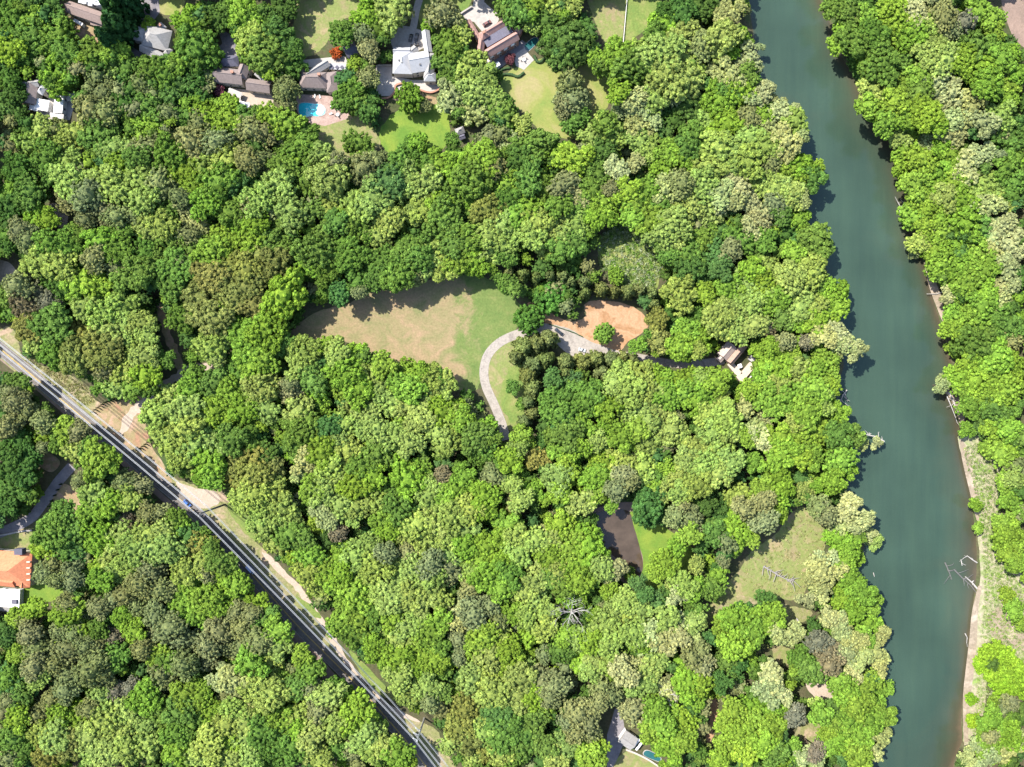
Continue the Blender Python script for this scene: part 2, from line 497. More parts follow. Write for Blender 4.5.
a = (jj * m_ + ii).ravel()
wf = np.stack([a, a + m_, a + m_ + 1, a + 1], 1)
me = bpy.data.meshes.new('river')
np_mesh(me, wv, wf, [wat], False)
att = me.attributes.new('shelf', 'FLOAT', 'POINT')
wpx = wv[:, 0] / K + 512; wpy = 383.5 - wv[:, 1] / K
de = seg_dist(e_s, wpx, wpy, False); dw = seg_dist(w_s, wpx, wpy, False)
wid = np.interp(wpy, [-3000, 60, 120, 300, 420, 560, 690, 740, 3700], [9, 12, 22, 12, 14, 24, 13, 26, 26])
sh = np.exp(-(de / wid) ** 1.3) * 0.75 + np.exp(-(dw / 9)) * 0.25
sh[~inside(RIVER, wpx, wpy)] = 0.8
att.data.foreach_set('value', sh.astype(np.float32))
tag(link(bpy.data.objects.new('river', me)), kind='structure')

# ---------------------------------------------------------------- open ground
MASKS.append(RIVER)
patch('meadow', [(292, 330), (318, 312), (350, 303), (372, 292), (400, 288), (440, 278), (478, 276), (508, 292), (522, 312), (512, 335), (495, 347), (483, 362), (478, 388), (462, 392), (450, 380), (430, 368), (400, 362), (370, 352), (345, 342), (318, 340), (296, 342)], 0.03, M['meadow'], rag=.5)
patch('meadow', [(484, 372), (492, 352), (506, 343), (530, 336), (540, 345), (532, 385), (522, 425), (506, 428), (498, 405), (488, 388)], 0.03, M['lawnd'], rag=.5)
patch('green_meadow', [(505, 375), (520, 362), (528, 380), (520, 422), (508, 420), (500, 398)], 0.05, M['mgreen'], rag=1.0)
patch('clay_ground', [(527, 304), (536, 303), (552, 313), (568, 321), (580, 320), (586, 314), (584, 305), (592, 301), (606, 301), (625, 304), (641, 312), (648, 324), (641, 334), (628, 342), (618, 352), (600, 349), (585, 338), (566, 331), (548, 329), (543, 320)], 0.06, M['clay'], rag=.25)
patch('parking_apron', [(541, 324), (556, 325), (572, 330), (590, 341), (617, 351), (619, 355), (600, 357), (585, 361), (566, 352), (552, 340), (540, 334)], 0.09, M['gravel'], 6, .15)
ribbon('driveway', [(506, 440), (502, 424), (494, 404), (486, 386), (484, 370), (488, 355), (499, 343), (515, 335), (532, 331), (547, 328)], 4.9, 0.12, M['gravel'])
ribbon('driveway', [(585, 345), (605, 352), (640, 358), (668, 363), (690, 364), (714, 362), (724, 360)], 4.4, 0.12, M['gravel'])
patch('pond_bank', [(584, 518), (608, 505), (640, 505), (652, 540), (648, 590), (620, 580), (596, 552)], 0.02, M['mud'])
patch('lawn', [(628, 512), (645, 516), (668, 530), (690, 545), (690, 570), (668, 585), (655, 598), (643, 580), (642, 555), (634, 535)], 0.05, M['lawnb'], rag=.6)
pm, nt, b = mat_base('pond_water', 0.06, 0.5)
n1 = noise(nt, 0.15, 4, .6)
r1 = ramp(nt, n1.outputs[0], [(0.35, (0.050, 0.036, 0.024)), (0.65, (0.075, 0.054, 0.038))])
nt.links.new(r1.outputs[0], b.inputs['Base Color'])
patch('pond', [(590, 520), (606, 510), (628, 511), (634, 527), (640, 548), (643, 568), (636, 576), (622, 563), (606, 550), (594, 538)], 0.07, pm, rag=.1)
patch('clearing', [(700, 628), (712, 600), (735, 575), (752, 550), (775, 535), (795, 510), (815, 510), (829, 526), (824, 548), (812, 574), (800, 598), (770, 600), (735, 612)], 0.03, M['lawnd'], rag=.6)
patch('sandy_clearing', [(712, 612), (735, 596), (765, 600), (790, 606), (812, 612), (796, 625), (760, 610), (730, 612)], 0.06, M['verge'], rag=.6)
patch('clearing', [(806, 684), (818, 680), (836, 684), (842, 695), (834, 702), (818, 700)], 0.03, M['dirt'], rag=.5)
patch('clearing', [(772, 650), (782, 644), (792, 652), (790, 664), (778, 664)], 0.03, M['lawnd'], rag=.5)
patch('clearing', [(795, 745), (800, 722), (820, 720), (826, 740), (812, 752)], 0.03, M['verge'], rag=.5)
patch('scrub_ground', [(598, 246), (610, 228), (628, 226), (652, 246), (660, 262), (655, 290), (628, 290), (604, 268)], 0.03, M['mgreen'], rag=1)
# upper lawns
patch('lawn', [(500, 82), (512, 70), (530, 62), (548, 58), (575, 60), (604, 72), (612, 96), (598, 118), (575, 138), (545, 134), (528, 118), (510, 100)], 0.03, M['lawn'], rag=.5)
patch('striped_lawn', [(584, -8), (627, -8), (622, 44), (606, 46), (598, 30)], 0.03, M['lawnd'], 0)
patch('lawn', [(628, -8), (664, -8), (655, 22), (640, 34), (624, 44)], 0.04, M['mgreen'], 0)
patch('lawn', [(398, 110), (420, 104), (445, 100), (450, 130), (440, 152), (410, 160), (385, 150), (380, 130)], 0.04, M['lawnb'], rag=.5)
patch('worn_lawn', [(318, 126), (340, 118), (360, 114), (372, 125), (380, 145), (362, 156), (338, 154), (320, 142)], 0.04, M['lawnd'], rag=.5)
patch('lawn', [(300, -8), (352, -8), (356, 14), (340, 22), (322, 48), (305, 56), (290, 40), (296, 14)], 0.03, M['lawnd'], rag=.4)
patch('lawn', [(156, -8), (184, -8), (182, 10), (172, 15), (160, 12)], 0.03, M['lawn'])
patch('lawn', [(418, -8), (470, -8), (462, 18), (448, 36), (428, 34), (419, 20)], 0.03, M['mgreen'])
ribbon('driveway', [(424, -14), (417, 8), (414, 24), (411, 36)], 3.8, 0.10, M['concrete'])
patch('driveway_court', [(391, 30), (402, 26), (414, 28), (427, 34), (426, 46), (412, 52), (394, 50)], 0.08, M['concrete'])
patch('driveway_court', [(128, 52), (136, 20), (140, -8), (158, -8), (160, 12), (150, 26), (136, 30), (134, 48), (146, 56), (132, 58)], 0.05, M['asphalt2'], 0)
patch('driveway_court', [(462, 14), (472, 8), (476, -8), (486, -8), (484, 2), (500, 16), (498, 22), (484, 34), (474, 22), (466, 20)], 0.08, M['concrete'], 0)
patch('driveway_court', [(218, 30), (232, 36), (242, 52), (238, 60), (218, 64), (210, 50), (222, 44)], 0.05, M['asphalt2'])
patch('terrace', [(296, 94), (330, 96), (352, 107), (347, 119), (325, 126), (310, 123), (297, 112)], 0.05, M['brickpave'], 0)
patch('terrace', [(302, 60), (345, 56), (350, 68), (330, 70), (300, 66)], 0.04, M['concrete'], 0)
patch('terrace', [(392, 76), (412, 80), (440, 80), (444, 88), (436, 93), (416, 90), (404, 84), (398, 92), (392, 96), (380, 96), (375, 88), (377, 66), (392, 66)], 0.05, M['concrete'], 0)
patch('planting_bed', [(398, 94), (412, 91), (426, 95), (438, 98), (437, 104), (420, 107), (402, 104), (392, 99)], 0.045, M['redclay'], 0)
patch('terrace', [(513, 56), (524, 48), (534, 60), (524, 70), (516, 66)], 0.09, M['concrete'], 0)
patch('terrace', [(490, 62), (522, 40), (530, 46), (514, 58), (498, 70)], 0.06, M['asphalt2'], 0)
patch('terrace', [(50, 96), (72, 96), (76, 100), (70, 120), (48, 122), (40, 112)], 0.05, M['concrete'], 0)
patch('terrace', [(66, 18), (82, 18), (104, 28), (96, 44), (74, 34)], 0.04, M['redclay'])
patch('clearing', [(-6, 262), (8, 262), (16, 272), (8, 282), (-6, 280)], 0.03, M['dirt'])
patch('clearing', [(48, 206), (58, 204), (68, 216), (64, 228), (52, 222)], 0.03, M['dirt'])
patch('terrace', [(230, 88), (250, 90), (274, 96), (272, 112), (250, 110), (234, 104)], 0.04, M['dirt'], 0)
# power line corridor
patch('verge', [(-10, 336), (8, 326), (18, 338), (22, 356), (36, 364), (60, 370), (85, 385), (98, 402), (122, 404), (135, 396), (150, 402), (143, 430), (158, 456), (176, 478), (198, 486), (222, 492), (238, 520), (262, 548), (288, 574), (306, 594), (322, 622), (340, 648), (356, 674), (380, 700), (408, 716), (436, 730), (446, 752), (470, 790), (440, 790), (400, 738), (300, 636), (200, 526), (100, 440), (-10, 350)], 0.03, M['verge'], rag=.5)
patch('red_clay_ground', [(96, 408), (118, 401), (146, 398), (146, 430), (158, 458), (172, 480), (164, 486), (132, 456), (106, 428)], 0.06, M['redclay'], rag=.5)
patch('dirt_patch', [(176, 482), (196, 488), (216, 492), (218, 504), (200, 508), (186, 500)], 0.07, M['dirt'], rag=.4)
ribbon('dirt_track', [(120, 436), (131, 415), (146, 400), (160, 388), (178, 376), (195, 367), (226, 368)], lambda t: 5.5 - 2 * t, 0.09, M['dirt'])
ribbon('dirt_track', [(182, 376), (176, 356), (166, 330), (158, 300)], 5.0, 0.07, M['redclay'])
ribbon('dirt_track', [(262, 552), (278, 568), (298, 588), (318, 616), (336, 644), (356, 676), (384, 704), (420, 722)], 3.4, 0.07, M['dirt'])
patch('grass_strip', [(228, 506), (246, 514), (262, 540), (250, 538), (236, 522)], 0.06, M['mgreen'], rag=.4)
patch('grass_strip', [(296, 596), (312, 606), (322, 618), (306, 612)], 0.08, M['mgreen'], rag=.4)
patch('grass_strip', [(350, 650), (374, 674), (396, 698), (386, 698), (362, 676)], 0.08, M['mgreen'], rag=.4)
ROAD = [(-60, 296), (-10, 340), (50, 390), (100, 432), (150, 474), (202, 519), (250, 572), (300, 628), (356, 684), (412, 748), (450, 800)]
ribbon('road', ROAD, 7.0, 0.10, M['asphalt'])
patch('verge', [(-10, 352), (30, 384), (100, 446), (150, 490), (200, 535), (250, 590), (300, 650), (330, 690), (340, 680), (300, 634), (250, 580), (200, 527), (100, 438), (-10, 346)], 0.025, M['mud'], 0)
for side in (-1, 1):     # painted edge lines
    g, L, R = strip_poly(ROAD, 6.3)
    pts = [((p.x) / K + 512, 383.5 - p.y / K) for p in (L if side < 0 else R)]
    ribbon('road_edge_line', pts[::4], 0.11, 0.104, M['line'], mask=False)
g, L, R = strip_poly(ROAD, 0.3)
for ln in (L, R):
    ribbon('road_centre_line', [((p.x) / K + 512, 383.5 - p.y / K) for p in ln][::4], 0.12, 0.104, plain('yellow_paint', (0.6, 0.4, 0.06), .6), mask=False)
# lower left drive and yard
ribbon('driveway', [(72, 466), (58, 482), (44, 502), (28, 520), (-8, 536)], 5.5, 0.06, M['asphalt2'])
patch('yard', [(54, 492), (66, 484), (82, 498), (84, 512), (68, 514), (54, 502)], 0.04, M['redclay'])
patch('yard', [(36, 452), (48, 452), (60, 462), (52, 472), (40, 466)], 0.04, M['redclay'])
patch('garden', [(-8, 532), (32, 528), (34, 548), (-8, 552)], 0.05, M['lawnd'], 0)
patch('lawn', [(18, 588), (40, 584), (62, 590), (60, 600), (36, 602), (18, 600)], 0.04, M['lawnb'])
# bottom house yard
patch('driveway_court', [(607, 775), (607, 735), (611, 722), (615, 708), (622, 712), (626, 738), (616, 762)], 0.05, M['asphalt2'], 0)
patch('yard', [(614, 760), (628, 750), (655, 764), (665, 780), (614, 780)], 0.03, M['lawnd'], 0)
ribbon('dirt_path', [(714, 696), (714, 712), (711, 728), (708, 744)], 4.2, 0.05, M['clay'])
patch('clearing', [(583, 700), (592, 706), (596, 716), (588, 718), (582, 710)], 0.03, M['dirt'])
# east bank
patch('gravel_bar', [(958, 436), (985, 440), (1000, 470), (1000, 520), (1006, 560), (1030, 590), (1034, 690), (1006, 680), (990, 640), (985, 700), (980, 740), (968, 752), (963, 735), (966, 690), (971, 655), (974, 615), (980, 575), (977, 525), (970, 485)], 0.03, M['bar'], rag=.5)
patch('sandy_flat', [(988, 616), (1004, 606), (1020, 622), (1030, 650), (1012, 646), (994, 640)], 0.05, M['sand'], rag=.5)
ribbon('sand_bank', [(925, 262), (932, 283), (939, 303), (944, 322)], lambda t: 1.2 + 3.4 * math.sin(math.pi * t), 0.04, M['sand'])
ribbon('sand_bank', [(945, 390), (953, 396), (960, 410), (963, 432)], lambda t: 1.5 + 3.2 * math.sin(math.pi * t), 0.04, M['sand'])
ribbon('sand_bank', [(961, 440), (966, 458), (973, 488), (978, 520)], lambda t: 1.5 + 3.5 * math.sin(math.pi * t), 0.06, M['sand'])
ribbon('sand_bank', [(980, 586), (975, 612), (973, 640), (970, 668), (967, 694), (966, 720), (966, 742)], lambda t: 2.0 + 2.6 * math.sin(math.pi * t), 0.06, M['sand'])
patch('muddy_inlet', [(1002, -10), (1040, -10), (1040, 50), (1022, 46), (1010, 30)], 0.03, M['mud'])
for q in ((960, 560, 26), ):
    pass
# ================================================================= buildings
def obb(cx, cy, ln, wd, ang, z):
    """wing given in photo pixels at height z -> world centre, half sizes, angle"""
    X, Y = P(cx, cy, z)
    s = K * (H - z) / H
    return X, Y, ln * s / 2, wd * s / 2, math.radians(ang)

def to_mask(cx, cy, ln, wd, ang):
    a = math.radians(-ang)
    MASKS.append(np.array([(cx + x * math.cos(a) - y * math.sin(a), cy + x * math.sin(a) + y * math.cos(a)) for x, y in ((-ln / 2, -wd / 2), (ln / 2, -wd / 2), (ln / 2, wd / 2), (-ln / 2, wd / 2))]))
    BLD.append((MASKS[-1], .8))

def wing(root, cx, cy, ln, wd, ang, eave=5.5, pitch=0.45, kind='hip', roof='rgrey', wall='cream', rise=None, windows=True, dz=0.0, chimney=None):
    """one wing: walls, roof, windows; all coordinates world, parented to root"""
    to_mask(cx, cy, ln, wd, ang)
    X, Y, hl, hw, a = obb(cx, cy, ln, wd, ang, eave)
    if hw > hl: hl, hw, a = hw, hl, a + math.pi / 2
    R0 = root.location
    def T(x, y, z): return (X + x * math.cos(a) - y * math.sin(a) - R0.x, Y + x * math.sin(a) + y * math.cos(a) - R0.y, z)
    wl, ww = hl - .4, hw - .4
    b = MB()
    b.add([T(*p) for p in ((-wl, -ww, 0), (wl, -ww, 0), (wl, ww, 0), (-wl, ww, 0), (-wl, -ww, eave - .05), (wl, -ww, eave - .05), (wl, ww, eave - .05), (-wl, ww, eave - .05))],
          [(0, 1, 5, 4), (1, 2, 6, 5), (2, 3, 7, 6), (3, 0, 4, 7), (4, 5, 6, 7)])
    b.build('wall', M[wall], root)
    r = MB()
    h = hw * 2 * pitch if rise is None else rise
    e, z0 = 0.0, eave + dz
    if kind == 'flat':
        r.add([T(*p) for p in ((-hl, -hw, z0), (hl, -hw, z0), (hl, hw, z0), (-hl, hw, z0), (-hl, -hw, z0 + .35), (hl, -hw, z0 + .35), (hl, hw, z0 + .35), (-hl, hw, z0 + .35))],
              [(3, 2, 1, 0), (4, 5, 6, 7), (0, 1, 5, 4), (1, 2, 6, 5), (2, 3, 7, 6), (3, 0, 4, 7)])
    else:
        k = hl - hw if kind == 'hip' else hl
        k = max(k, 0.3)
        vs_ = [(-hl, -hw, z0), (hl, -hw, z0), (hl, hw, z0), (-hl, hw, z0), (-hl, -hw, z0 + .2), (hl, -hw, z0 + .2), (hl, hw, z0 + .2), (-hl, hw, z0 + .2), (-k, 0, z0 + .2 + h), (k, 0, z0 + .2 + h)]
        r.add([T(*p) for p in vs_], [(3, 2, 1, 0), (0, 1, 5, 4), (1, 2, 6, 5), (2, 3, 7, 6), (3, 0, 4, 7), (4, 5, 9, 8), (6, 7, 8, 9), (5, 6, 9), (7, 4, 8)])
    ro = r.build('roof', M[roof], root)
    if kind != 'flat':
        c = MB(); c.tube([T(-k, 0, z0 + h + .22), T(k, 0, z0 + h + .22)], .16, 6)
        c.build('ridge_cap', M[roof], ro)
    if chimney:
        c = MB(); x, y = chimney
        q = T(x * hl, y * hw, 0)
        c.box(q[0] - .6, q[1] - .5, eave, q[0] + .6, q[1] + .5, z0 + h + 1.1, 0, a, (q[0], q[1]))
        c.box(q[0] - .75, q[1] - .65, z0 + h + 1.1, q[0] + .75, q[1] + .65, z0 + h + 1.35, 0, a, (q[0], q[1]))
        c.build('chimney', M['brick'], ro)
    if windows:
        for s in (-1, 1):
            n = max(1, int(wl * 2 / 4.2))
            for i in range(n):
                x = -wl + (i + .5) * 2 * wl / n
                for zb in ([0.9] if eave < 4.6 else [0.9, 3.6]):
                    y = s * ww
                    f = MB()
                    f.add([T(x - .75, y + s * .06, zb - .1), T(x + .75, y + s * .06, zb - .1), T(x + .75, y + s * .06, zb + 1.5), T(x - .75, y + s * .06, zb + 1.5)], [(0, 1, 2, 3)])
                    fo = f.build('window', M['white'], root)
                    g = MB()
                    g.add([T(x - .6, y + s * .09, zb + .03), T(x + .6, y + s * .09, zb + .03), T(x + .6, y + s * .09, zb + 1.37), T(x - .6, y + s * .09, zb + 1.37)], [(0, 1, 2, 3)])
                    g.build('pane', M['glass'], fo)
    return ro

def house(name, cx, cy, label, cat='house'):
    X, Y = P(cx, cy, 0)
    return empty(name, (X, Y, 0), 0, label, cat)

def pbox(root, name, cx, cy, ln, wd, ang, z0, z1, mat, msk=True):
    if msk: to_mask(cx, cy, ln, wd, ang)
    X, Y, hl, hw, a = obb(cx, cy, ln, wd, ang, z1)
    x, y = X - root.location.x, Y - root.location.y
    b = MB(); b.box(x - hl, y - hw, z0, x + hl, y + hw, z1, 0, a, (x, y))
    return b.build(name, mat, root)

# 1 brown roof, upper left corner
h = house('house', 88, 14, 'long brown-roofed house with white roof terrace in the upper left corner')
wing(h, 86, 13, 38, 12, -19, 5.6, .4, 'gable', 'rbrown2')
wing(h, 98, 24, 14, 6, -19, 3.2, .3, 'gable', 'rbrown2')
wing(h, 93, 0, 28, 10, -8, 6.2, .3, 'flat', 'rwhite', 'white')
for x, y in ((84, 2), (90, 4), (96, -1), (99, 3)):
    pbox(h, 'roof_unit', x, y, 4, 3, -8, 6.6, 7.4, M['white'], False)
pbox(h, 'wall_panel', 78, 22, 10, 3, -30, 0, 2.5, M['white'])
# 2 grey
h = house('house', 152, 40, 'grey hip-roofed house beside the blue-grey driveway at upper left')
wing(h, 139, 34, 14, 14, -12, 5.0, .45, 'hip', 'rgrey')
wing(h, 157, 38, 27, 21, -14, 5.6, .35, 'hip', 'rgrey')
wing(h, 153, 53, 26, 9, -27, 4.4, .35, 'gable', 'rgrey')
wing(h, 162, 27, 8, 6, -40, 4.2, .4, 'hip', 'rgrey', chimney=(0, 0))
wing(h, 168, 52, 8, 7, 60, 5.0, .4, 'hip', 'rgrey')
# 3 brown roof with white terraces
h = house('house', 34, 96, 'small brown-roofed house with white flat roofs near the left edge')
wing(h, 30, 94, 20, 14, 82, 4.8, .3, 'gable', 'rbrown')
wing(h, 31, 84, 17, 7, 5, 5.2, .4, 'gable', 'rgrey')
wing(h, 42, 90, 7, 9, -30, 4.4, .4, 'hip', 'rwhite')
wing(h, 42, 105, 14, 11, -10, 3.6, .1, 'flat', 'white', 'white')
wing(h, 34, 108, 9, 5, -10, 3.2, .1, 'flat', 'white', 'white')
h = house('flat_roofed_building', 60, 100, 'white flat-roofed outbuilding right of the small brown-roofed house', 'building')
wing(h, 59, 103, 20, 9, 84, 3.6, .1, 'flat', 'white', 'white')
wing(h, 71, 97, 8, 8, 0, 3.2, .1, 'flat', 'concrete', 'white')
wing(h, 57, 116, 14, 5, -8, 2.8, .1, 'flat', 'siding', 'white')
# 4 brown twin
h = house('house', 232, 76, 'dark brown-roofed house left of the pool house')
wing(h, 229, 76, 29, 15, -6, 5.0, .35, 'gable', 'rbrown', chimney=(.4, .2))
wing(h, 243, 72, 13, 11, 70, 5.2, .4, 'gable', 'rbrown')
wing(h, 259, 86, 24, 12, -8, 4.2, .35, 'gable', 'rbrown')
wing(h, 229, 61, 20, 11, 0, 4.8, .4, 'hip', 'rdark')
wing(h, 260, 77, 12, 4, -40, 3.0, .3, 'gable', 'rgrey', windows=False)
h = house('patio_awning', 235, 93, 'grey patio awning below the dark brown-roofed house', 'awning')
pbox(h, 'canopy', 235, 93, 14, 6, -22, 2.6, 2.75, M['concrete'])
for x, y in ((229, 89), (242, 95), (230, 94), (240, 99)): pbox(h, 'post', x, y, .6, .6, 0, 0, 2.6, M['metal'], False)
h = house('patio_awning', 243, 104, 'pale patio canopy in the garden below the grey awning', 'awning')
pbox(h, 'canopy', 243, 104, 13, 5, -15, 2.3, 2.45, M['white'])
for x, y in ((237, 101), (249, 104), (237, 105), (249, 108)): pbox(h, 'post', x, y, .6, .6, 0, 0, 2.3, M['metal'], False)
# 5 pool house (ranch)
h = house('house', 316, 76, 'brown-roofed ranch house just above the turquoise swimming pool')
wing(h, 313, 80, 27, 16, -2, 4.6, .4, 'hip', 'rbrown', chimney=(.6, .3))
wing(h, 318, 69, 25, 8, 32, 4.8, .4, 'gable', 'rgrey')
wing(h, 332, 82, 13, 20, 8, 4.0, .3, 'hip', 'rbrown')
wing(h, 340, 67, 21, 6, -3, 3.4, .15, 'flat', 'rwhite')
for i in range(4): pbox(h, 'skylight', 332 + i * 5, 67.2, 3, 3, 45, 3.8, 4.1, M['rdark'], False)
wing(h, 303, 72, 10, 12, 0, 4.0, .3, 'gable', 'rbrown')
h = house('shed', 351, 50, 'dark blue-grey shed above the ranch house with the pool', 'shed')
wing(h, 351, 50, 13, 12, 25, 3.0, .35, 'gable', 'rdark', 'siding')
# 6 white-grey
h = house('house', 412, 60, 'large pale grey-roofed house with cars parked on the court above it')
wing(h, 403, 62, 20, 24, -2, 5.4, .3, 'hip', 'rwhite')
wing(h, 402, 52, 17, 9, 0, 4.8, .4, 'gable', 'rwhite')
wing(h, 420, 62, 20, 20, 10, 6.0, .35, 'gable', 'rwhite')
wing(h, 427, 42, 8, 22, 8, 4.6, .4, 'gable', 'rwhite')
wing(h, 430, 66, 10, 26, -8, 5.2, .5, 'hip', 'rgrey')
wing(h, 430, 77, 12, 9, 0, 5.0, .45, 'hip', 'rwhite')
wing(h, 413, 51, 9, 8, 40, 4.8, .3, 'gable', 'rgrey')
for x, y in ((399, 60), (402, 62), (416, 63), (420, 64)): pbox(h, 'roof_vent', x, y, 1.6, 1.6, 0, 7, 8.6, M['darkpole'], False)
h = house('retaining_wall', 384, 90, 'curved red brick retaining wall around the sunken court left of the pale house', 'wall')
def wall_run(root, name, pts, w, z1, mat):
    o = ribbon(name, pts, w, 0.0, mat, kind=None, mask=False, parent=root, h=z1)
    for v in o.data.vertices: v.co.x -= root.location.x; v.co.y -= root.location.y
    return o
wall_run(h, 'court_wall', [(377, 66), (377, 78), (377, 92)], .7, 1.2, M['stone'])
wall_run(h, 'court_wall', [(378, 66), (385, 66), (392, 66)], .7, 1.2, M['stone'])
wall_run(h, 'curved_wall', [(374, 96), (380, 99), (389, 98), (395, 92), (396, 86), (404, 84), (414, 88), (430, 93), (441, 89)], .9, 1.0, M['brick'])
# 7 mansion
h = house('mansion', 494, 40, 'big red-brown brick mansion with a pale motor court at the top', 'house')
wing(h, 502, 45, 36, 9, 31, 7.0, .5, 'gable', 'rred', 'brick')
wing(h, 498, 36, 30, 9, 31, 6.2, .15, 'flat', 'rdark', 'brick')
wing(h, 494, 29, 24, 7, 31, 6.4, .5, 'gable', 'rred', 'brick')
wing(h, 481, 46, 26, 7, 82, 5.6, .5, 'gable', 'rred', 'brick')
wing(h, 474, 30, 22, 5, -58, 4.5, .4, 'gable', 'rred', 'brick')
wing(h, 508, 23, 14, 7, -28, 5.2, .5, 'gable', 'rred', 'brick')
wing(h, 517, 29, 11, 7, -35, 5.2, .5, 'hip', 'rred', 'brick')
wing(h, 484, 35, 9, 8, 31, 7.2, .5, 'hip', 'rred', 'brick', chimney=(0, 0))
for x, y in ((491, 55), (498, 51), (505, 47), (512, 43)): pbox(h, 'dormer', x, y, 4, 3, 31, 5.0, 6.8, M['white'], False)
pbox(h, 'bay_window', 488, 60, 7, 4, 35, 0, 3.4, M['cream'])
pbox(h, 'bay_window', 496, 65, 8, 4, 30, 0, 3.0, M['white'])
h = house('garden_wall', 462, 12, 'straight pale stone wall beside the motor court of the mansion', 'wall')
wall_run(h, 'stone_run', [(456, 18), (464, 12.5), (472, 7.5)], .8, 1.3, M['concrete'])
# 8 gazebo
h = house('gazebo', 461, 133, 'small grey-roofed gazebo at the right end of the bright lawn', 'gazebo')
wing(h, 460, 131, 9, 7, 20, 3.0, .5, 'hip', 'rgrey', 'siding', windows=False)
wing(h, 462, 137, 6, 5, 20, 2.6, .3, 'gable', 'rdark', 'siding', windows=False)
# 9 cabin
n_bld = len(BLD)
h = house('cabin', 732, 358, 'weathered shingle-roofed cabin with decks between trees near the river', 'cabin')
wing(h, 727, 351, 16, 12, 50, 4.4, .35, 'gable', 'rcabin', 'timber')
wing(h, 737, 354, 24, 7, 50, 5.0, .5, 'gable', 'rcabin2', 'timber')
wing(h, 721, 358, 8, 6, 50, 3.6, .3, 'gable', 'rcabin', 'timber')
pbox(h, 'deck', 735, 369, 16, 6, -50, .2, 1.6, M['timber'])
pbox(h, 'deck', 741, 377, 9, 7, -50, .2, 1.5, M['timber'])
pbox(h, 'deck', 748, 370, 15, 7, 50, .2, 1.6, M['timber'])
pbox(h, 'deck', 752, 359, 5, 6, 50, .2, 1.6, M['siding'])
pbox(h, 'deck_rail', 754, 373, 16, .8, 50, 1.6, 2.5, M['white'], False)
pbox(h, 'hot_tub', 740, 366, 4, 4, 20, .2, 2.0, M['white'], False)
BLD[n_bld:] = [(p_, 1.05) for p_, f_ in BLD[n_bld:]]
# 10 orange tiles
h = house('house', 10, 568, 'orange tile-roofed house at the left edge')
wing(h, 8, 568, 47, 34, -4, 5.6, .28, 'hip', 'rorange', 'cream')
wing(h, 26, 575, 24, 11, 84, 4.6, .4, 'gable', 'rorange', 'cream')
wing(h, 3, 580, 26, 12, -6, 5.4, .4, 'gable', 'rorange', 'cream')
pbox(h, 'roof_hatch', 18, 552, 8, 6, 0, 6, 9.2, M['rdark'])
for y in (562, 568, 574, 580): pbox(h, 'roof_vent', 28, y, 3.4, 1.0, 0, 6, 7.0, M['cream'], False)
h = house('flat_roofed_building', 8, 598, 'white flat-roofed garage below the orange-tiled house', 'garage')
wing(h, 9, 598, 22, 18, -3, 3.4, .1, 'flat', 'white', 'white')
wing(h, 4, 608, 12, 6, -10, 3.0, .1, 'flat', 'rgrey', 'white')
pbox(h, 'roof_unit', 14, 602, 5, 4, 0, 3.7, 4.6, M['rdark'], False)
h = house('garden_wall', 10, 533, 'pale curved garden wall above the orange-tiled house', 'wall')
wall_run(h, 'stone_run', [(-6, 536), (8, 534), (22, 531), (33, 530)], .8, 1.0, M['concrete'])
# 11 bottom house
h = house('house', 629, 742, 'small grey-roofed house with pergola at the bottom edge')
wing(h, 628, 740, 15, 14, -35, 4.0, .3, 'gable', 'rgrey', 'white')
for i in range(3): pbox(h, 'pergola_slat', 633 + i * 3.2, 741 + i * 2.4, 2.2, 11, -38, 3.0, 3.2, M['white'])
h = house('retaining_wall', 640, 756, 'tan retaining wall beside the narrow teal pool at the bottom', 'wall')
wall_run(h, 'wall_run', [(626, 749), (636, 753), (648, 759), (660, 767)], .9, .8, M['stone'])

def pool(cx, cy, pts, label, watermat, extra=None):
    X, Y = P(cx, cy)
    r = empty('swimming_pool', (X, Y, 0), 0, label, 'swimming pool')
    q = crom(pts, 6)
    w = [P(x, y) for x, y in q]
    w = [(x - X, y - Y) for x, y in w]
    MASKS.append(np.array(q)); BLD.append((MASKS[-1], .9))
    c = MB(); c.prism([(x * 1.09, y * 1.12) for x, y in w], 0, .16); c.build('coping', M['concrete'], r)
    c = MB(); c.prism(w, .05, .20); c.build('pool_water', watermat, r)
    if extra:
        q = [P(x, y) for x, y in crom(extra, 5)]
        c = MB(); c.prism([(x - X, y - Y) for x, y in q], .06, .215); c.build('shallow_step', M['poolpale'], r)
    return r
pool(312, 110, [(300, 104), (306, 103), (314, 104), (321, 105), (325, 109), (324, 114), (318, 116), (312, 116), (304, 117), (300, 114), (299, 109)], 'turquoise kidney-shaped swimming pool on the brick terrace', M['pool'],
     [(318, 105), (322, 105.5), (324.6, 109), (323.6, 113.5), (319, 115.5), (316, 113), (317, 108)])
pool(532, 44, [(525, 45), (534, 38), (538, 41), (530, 50), (526, 50)], 'small teal swimming pool at the mansion terrace', M['poolteal'])
pool(652, 756, [(645, 751), (650, 751), (660, 757), (659, 761), (652, 759), (644, 755)], 'narrow teal swimming pool behind the bottom house', M['poolteal'])

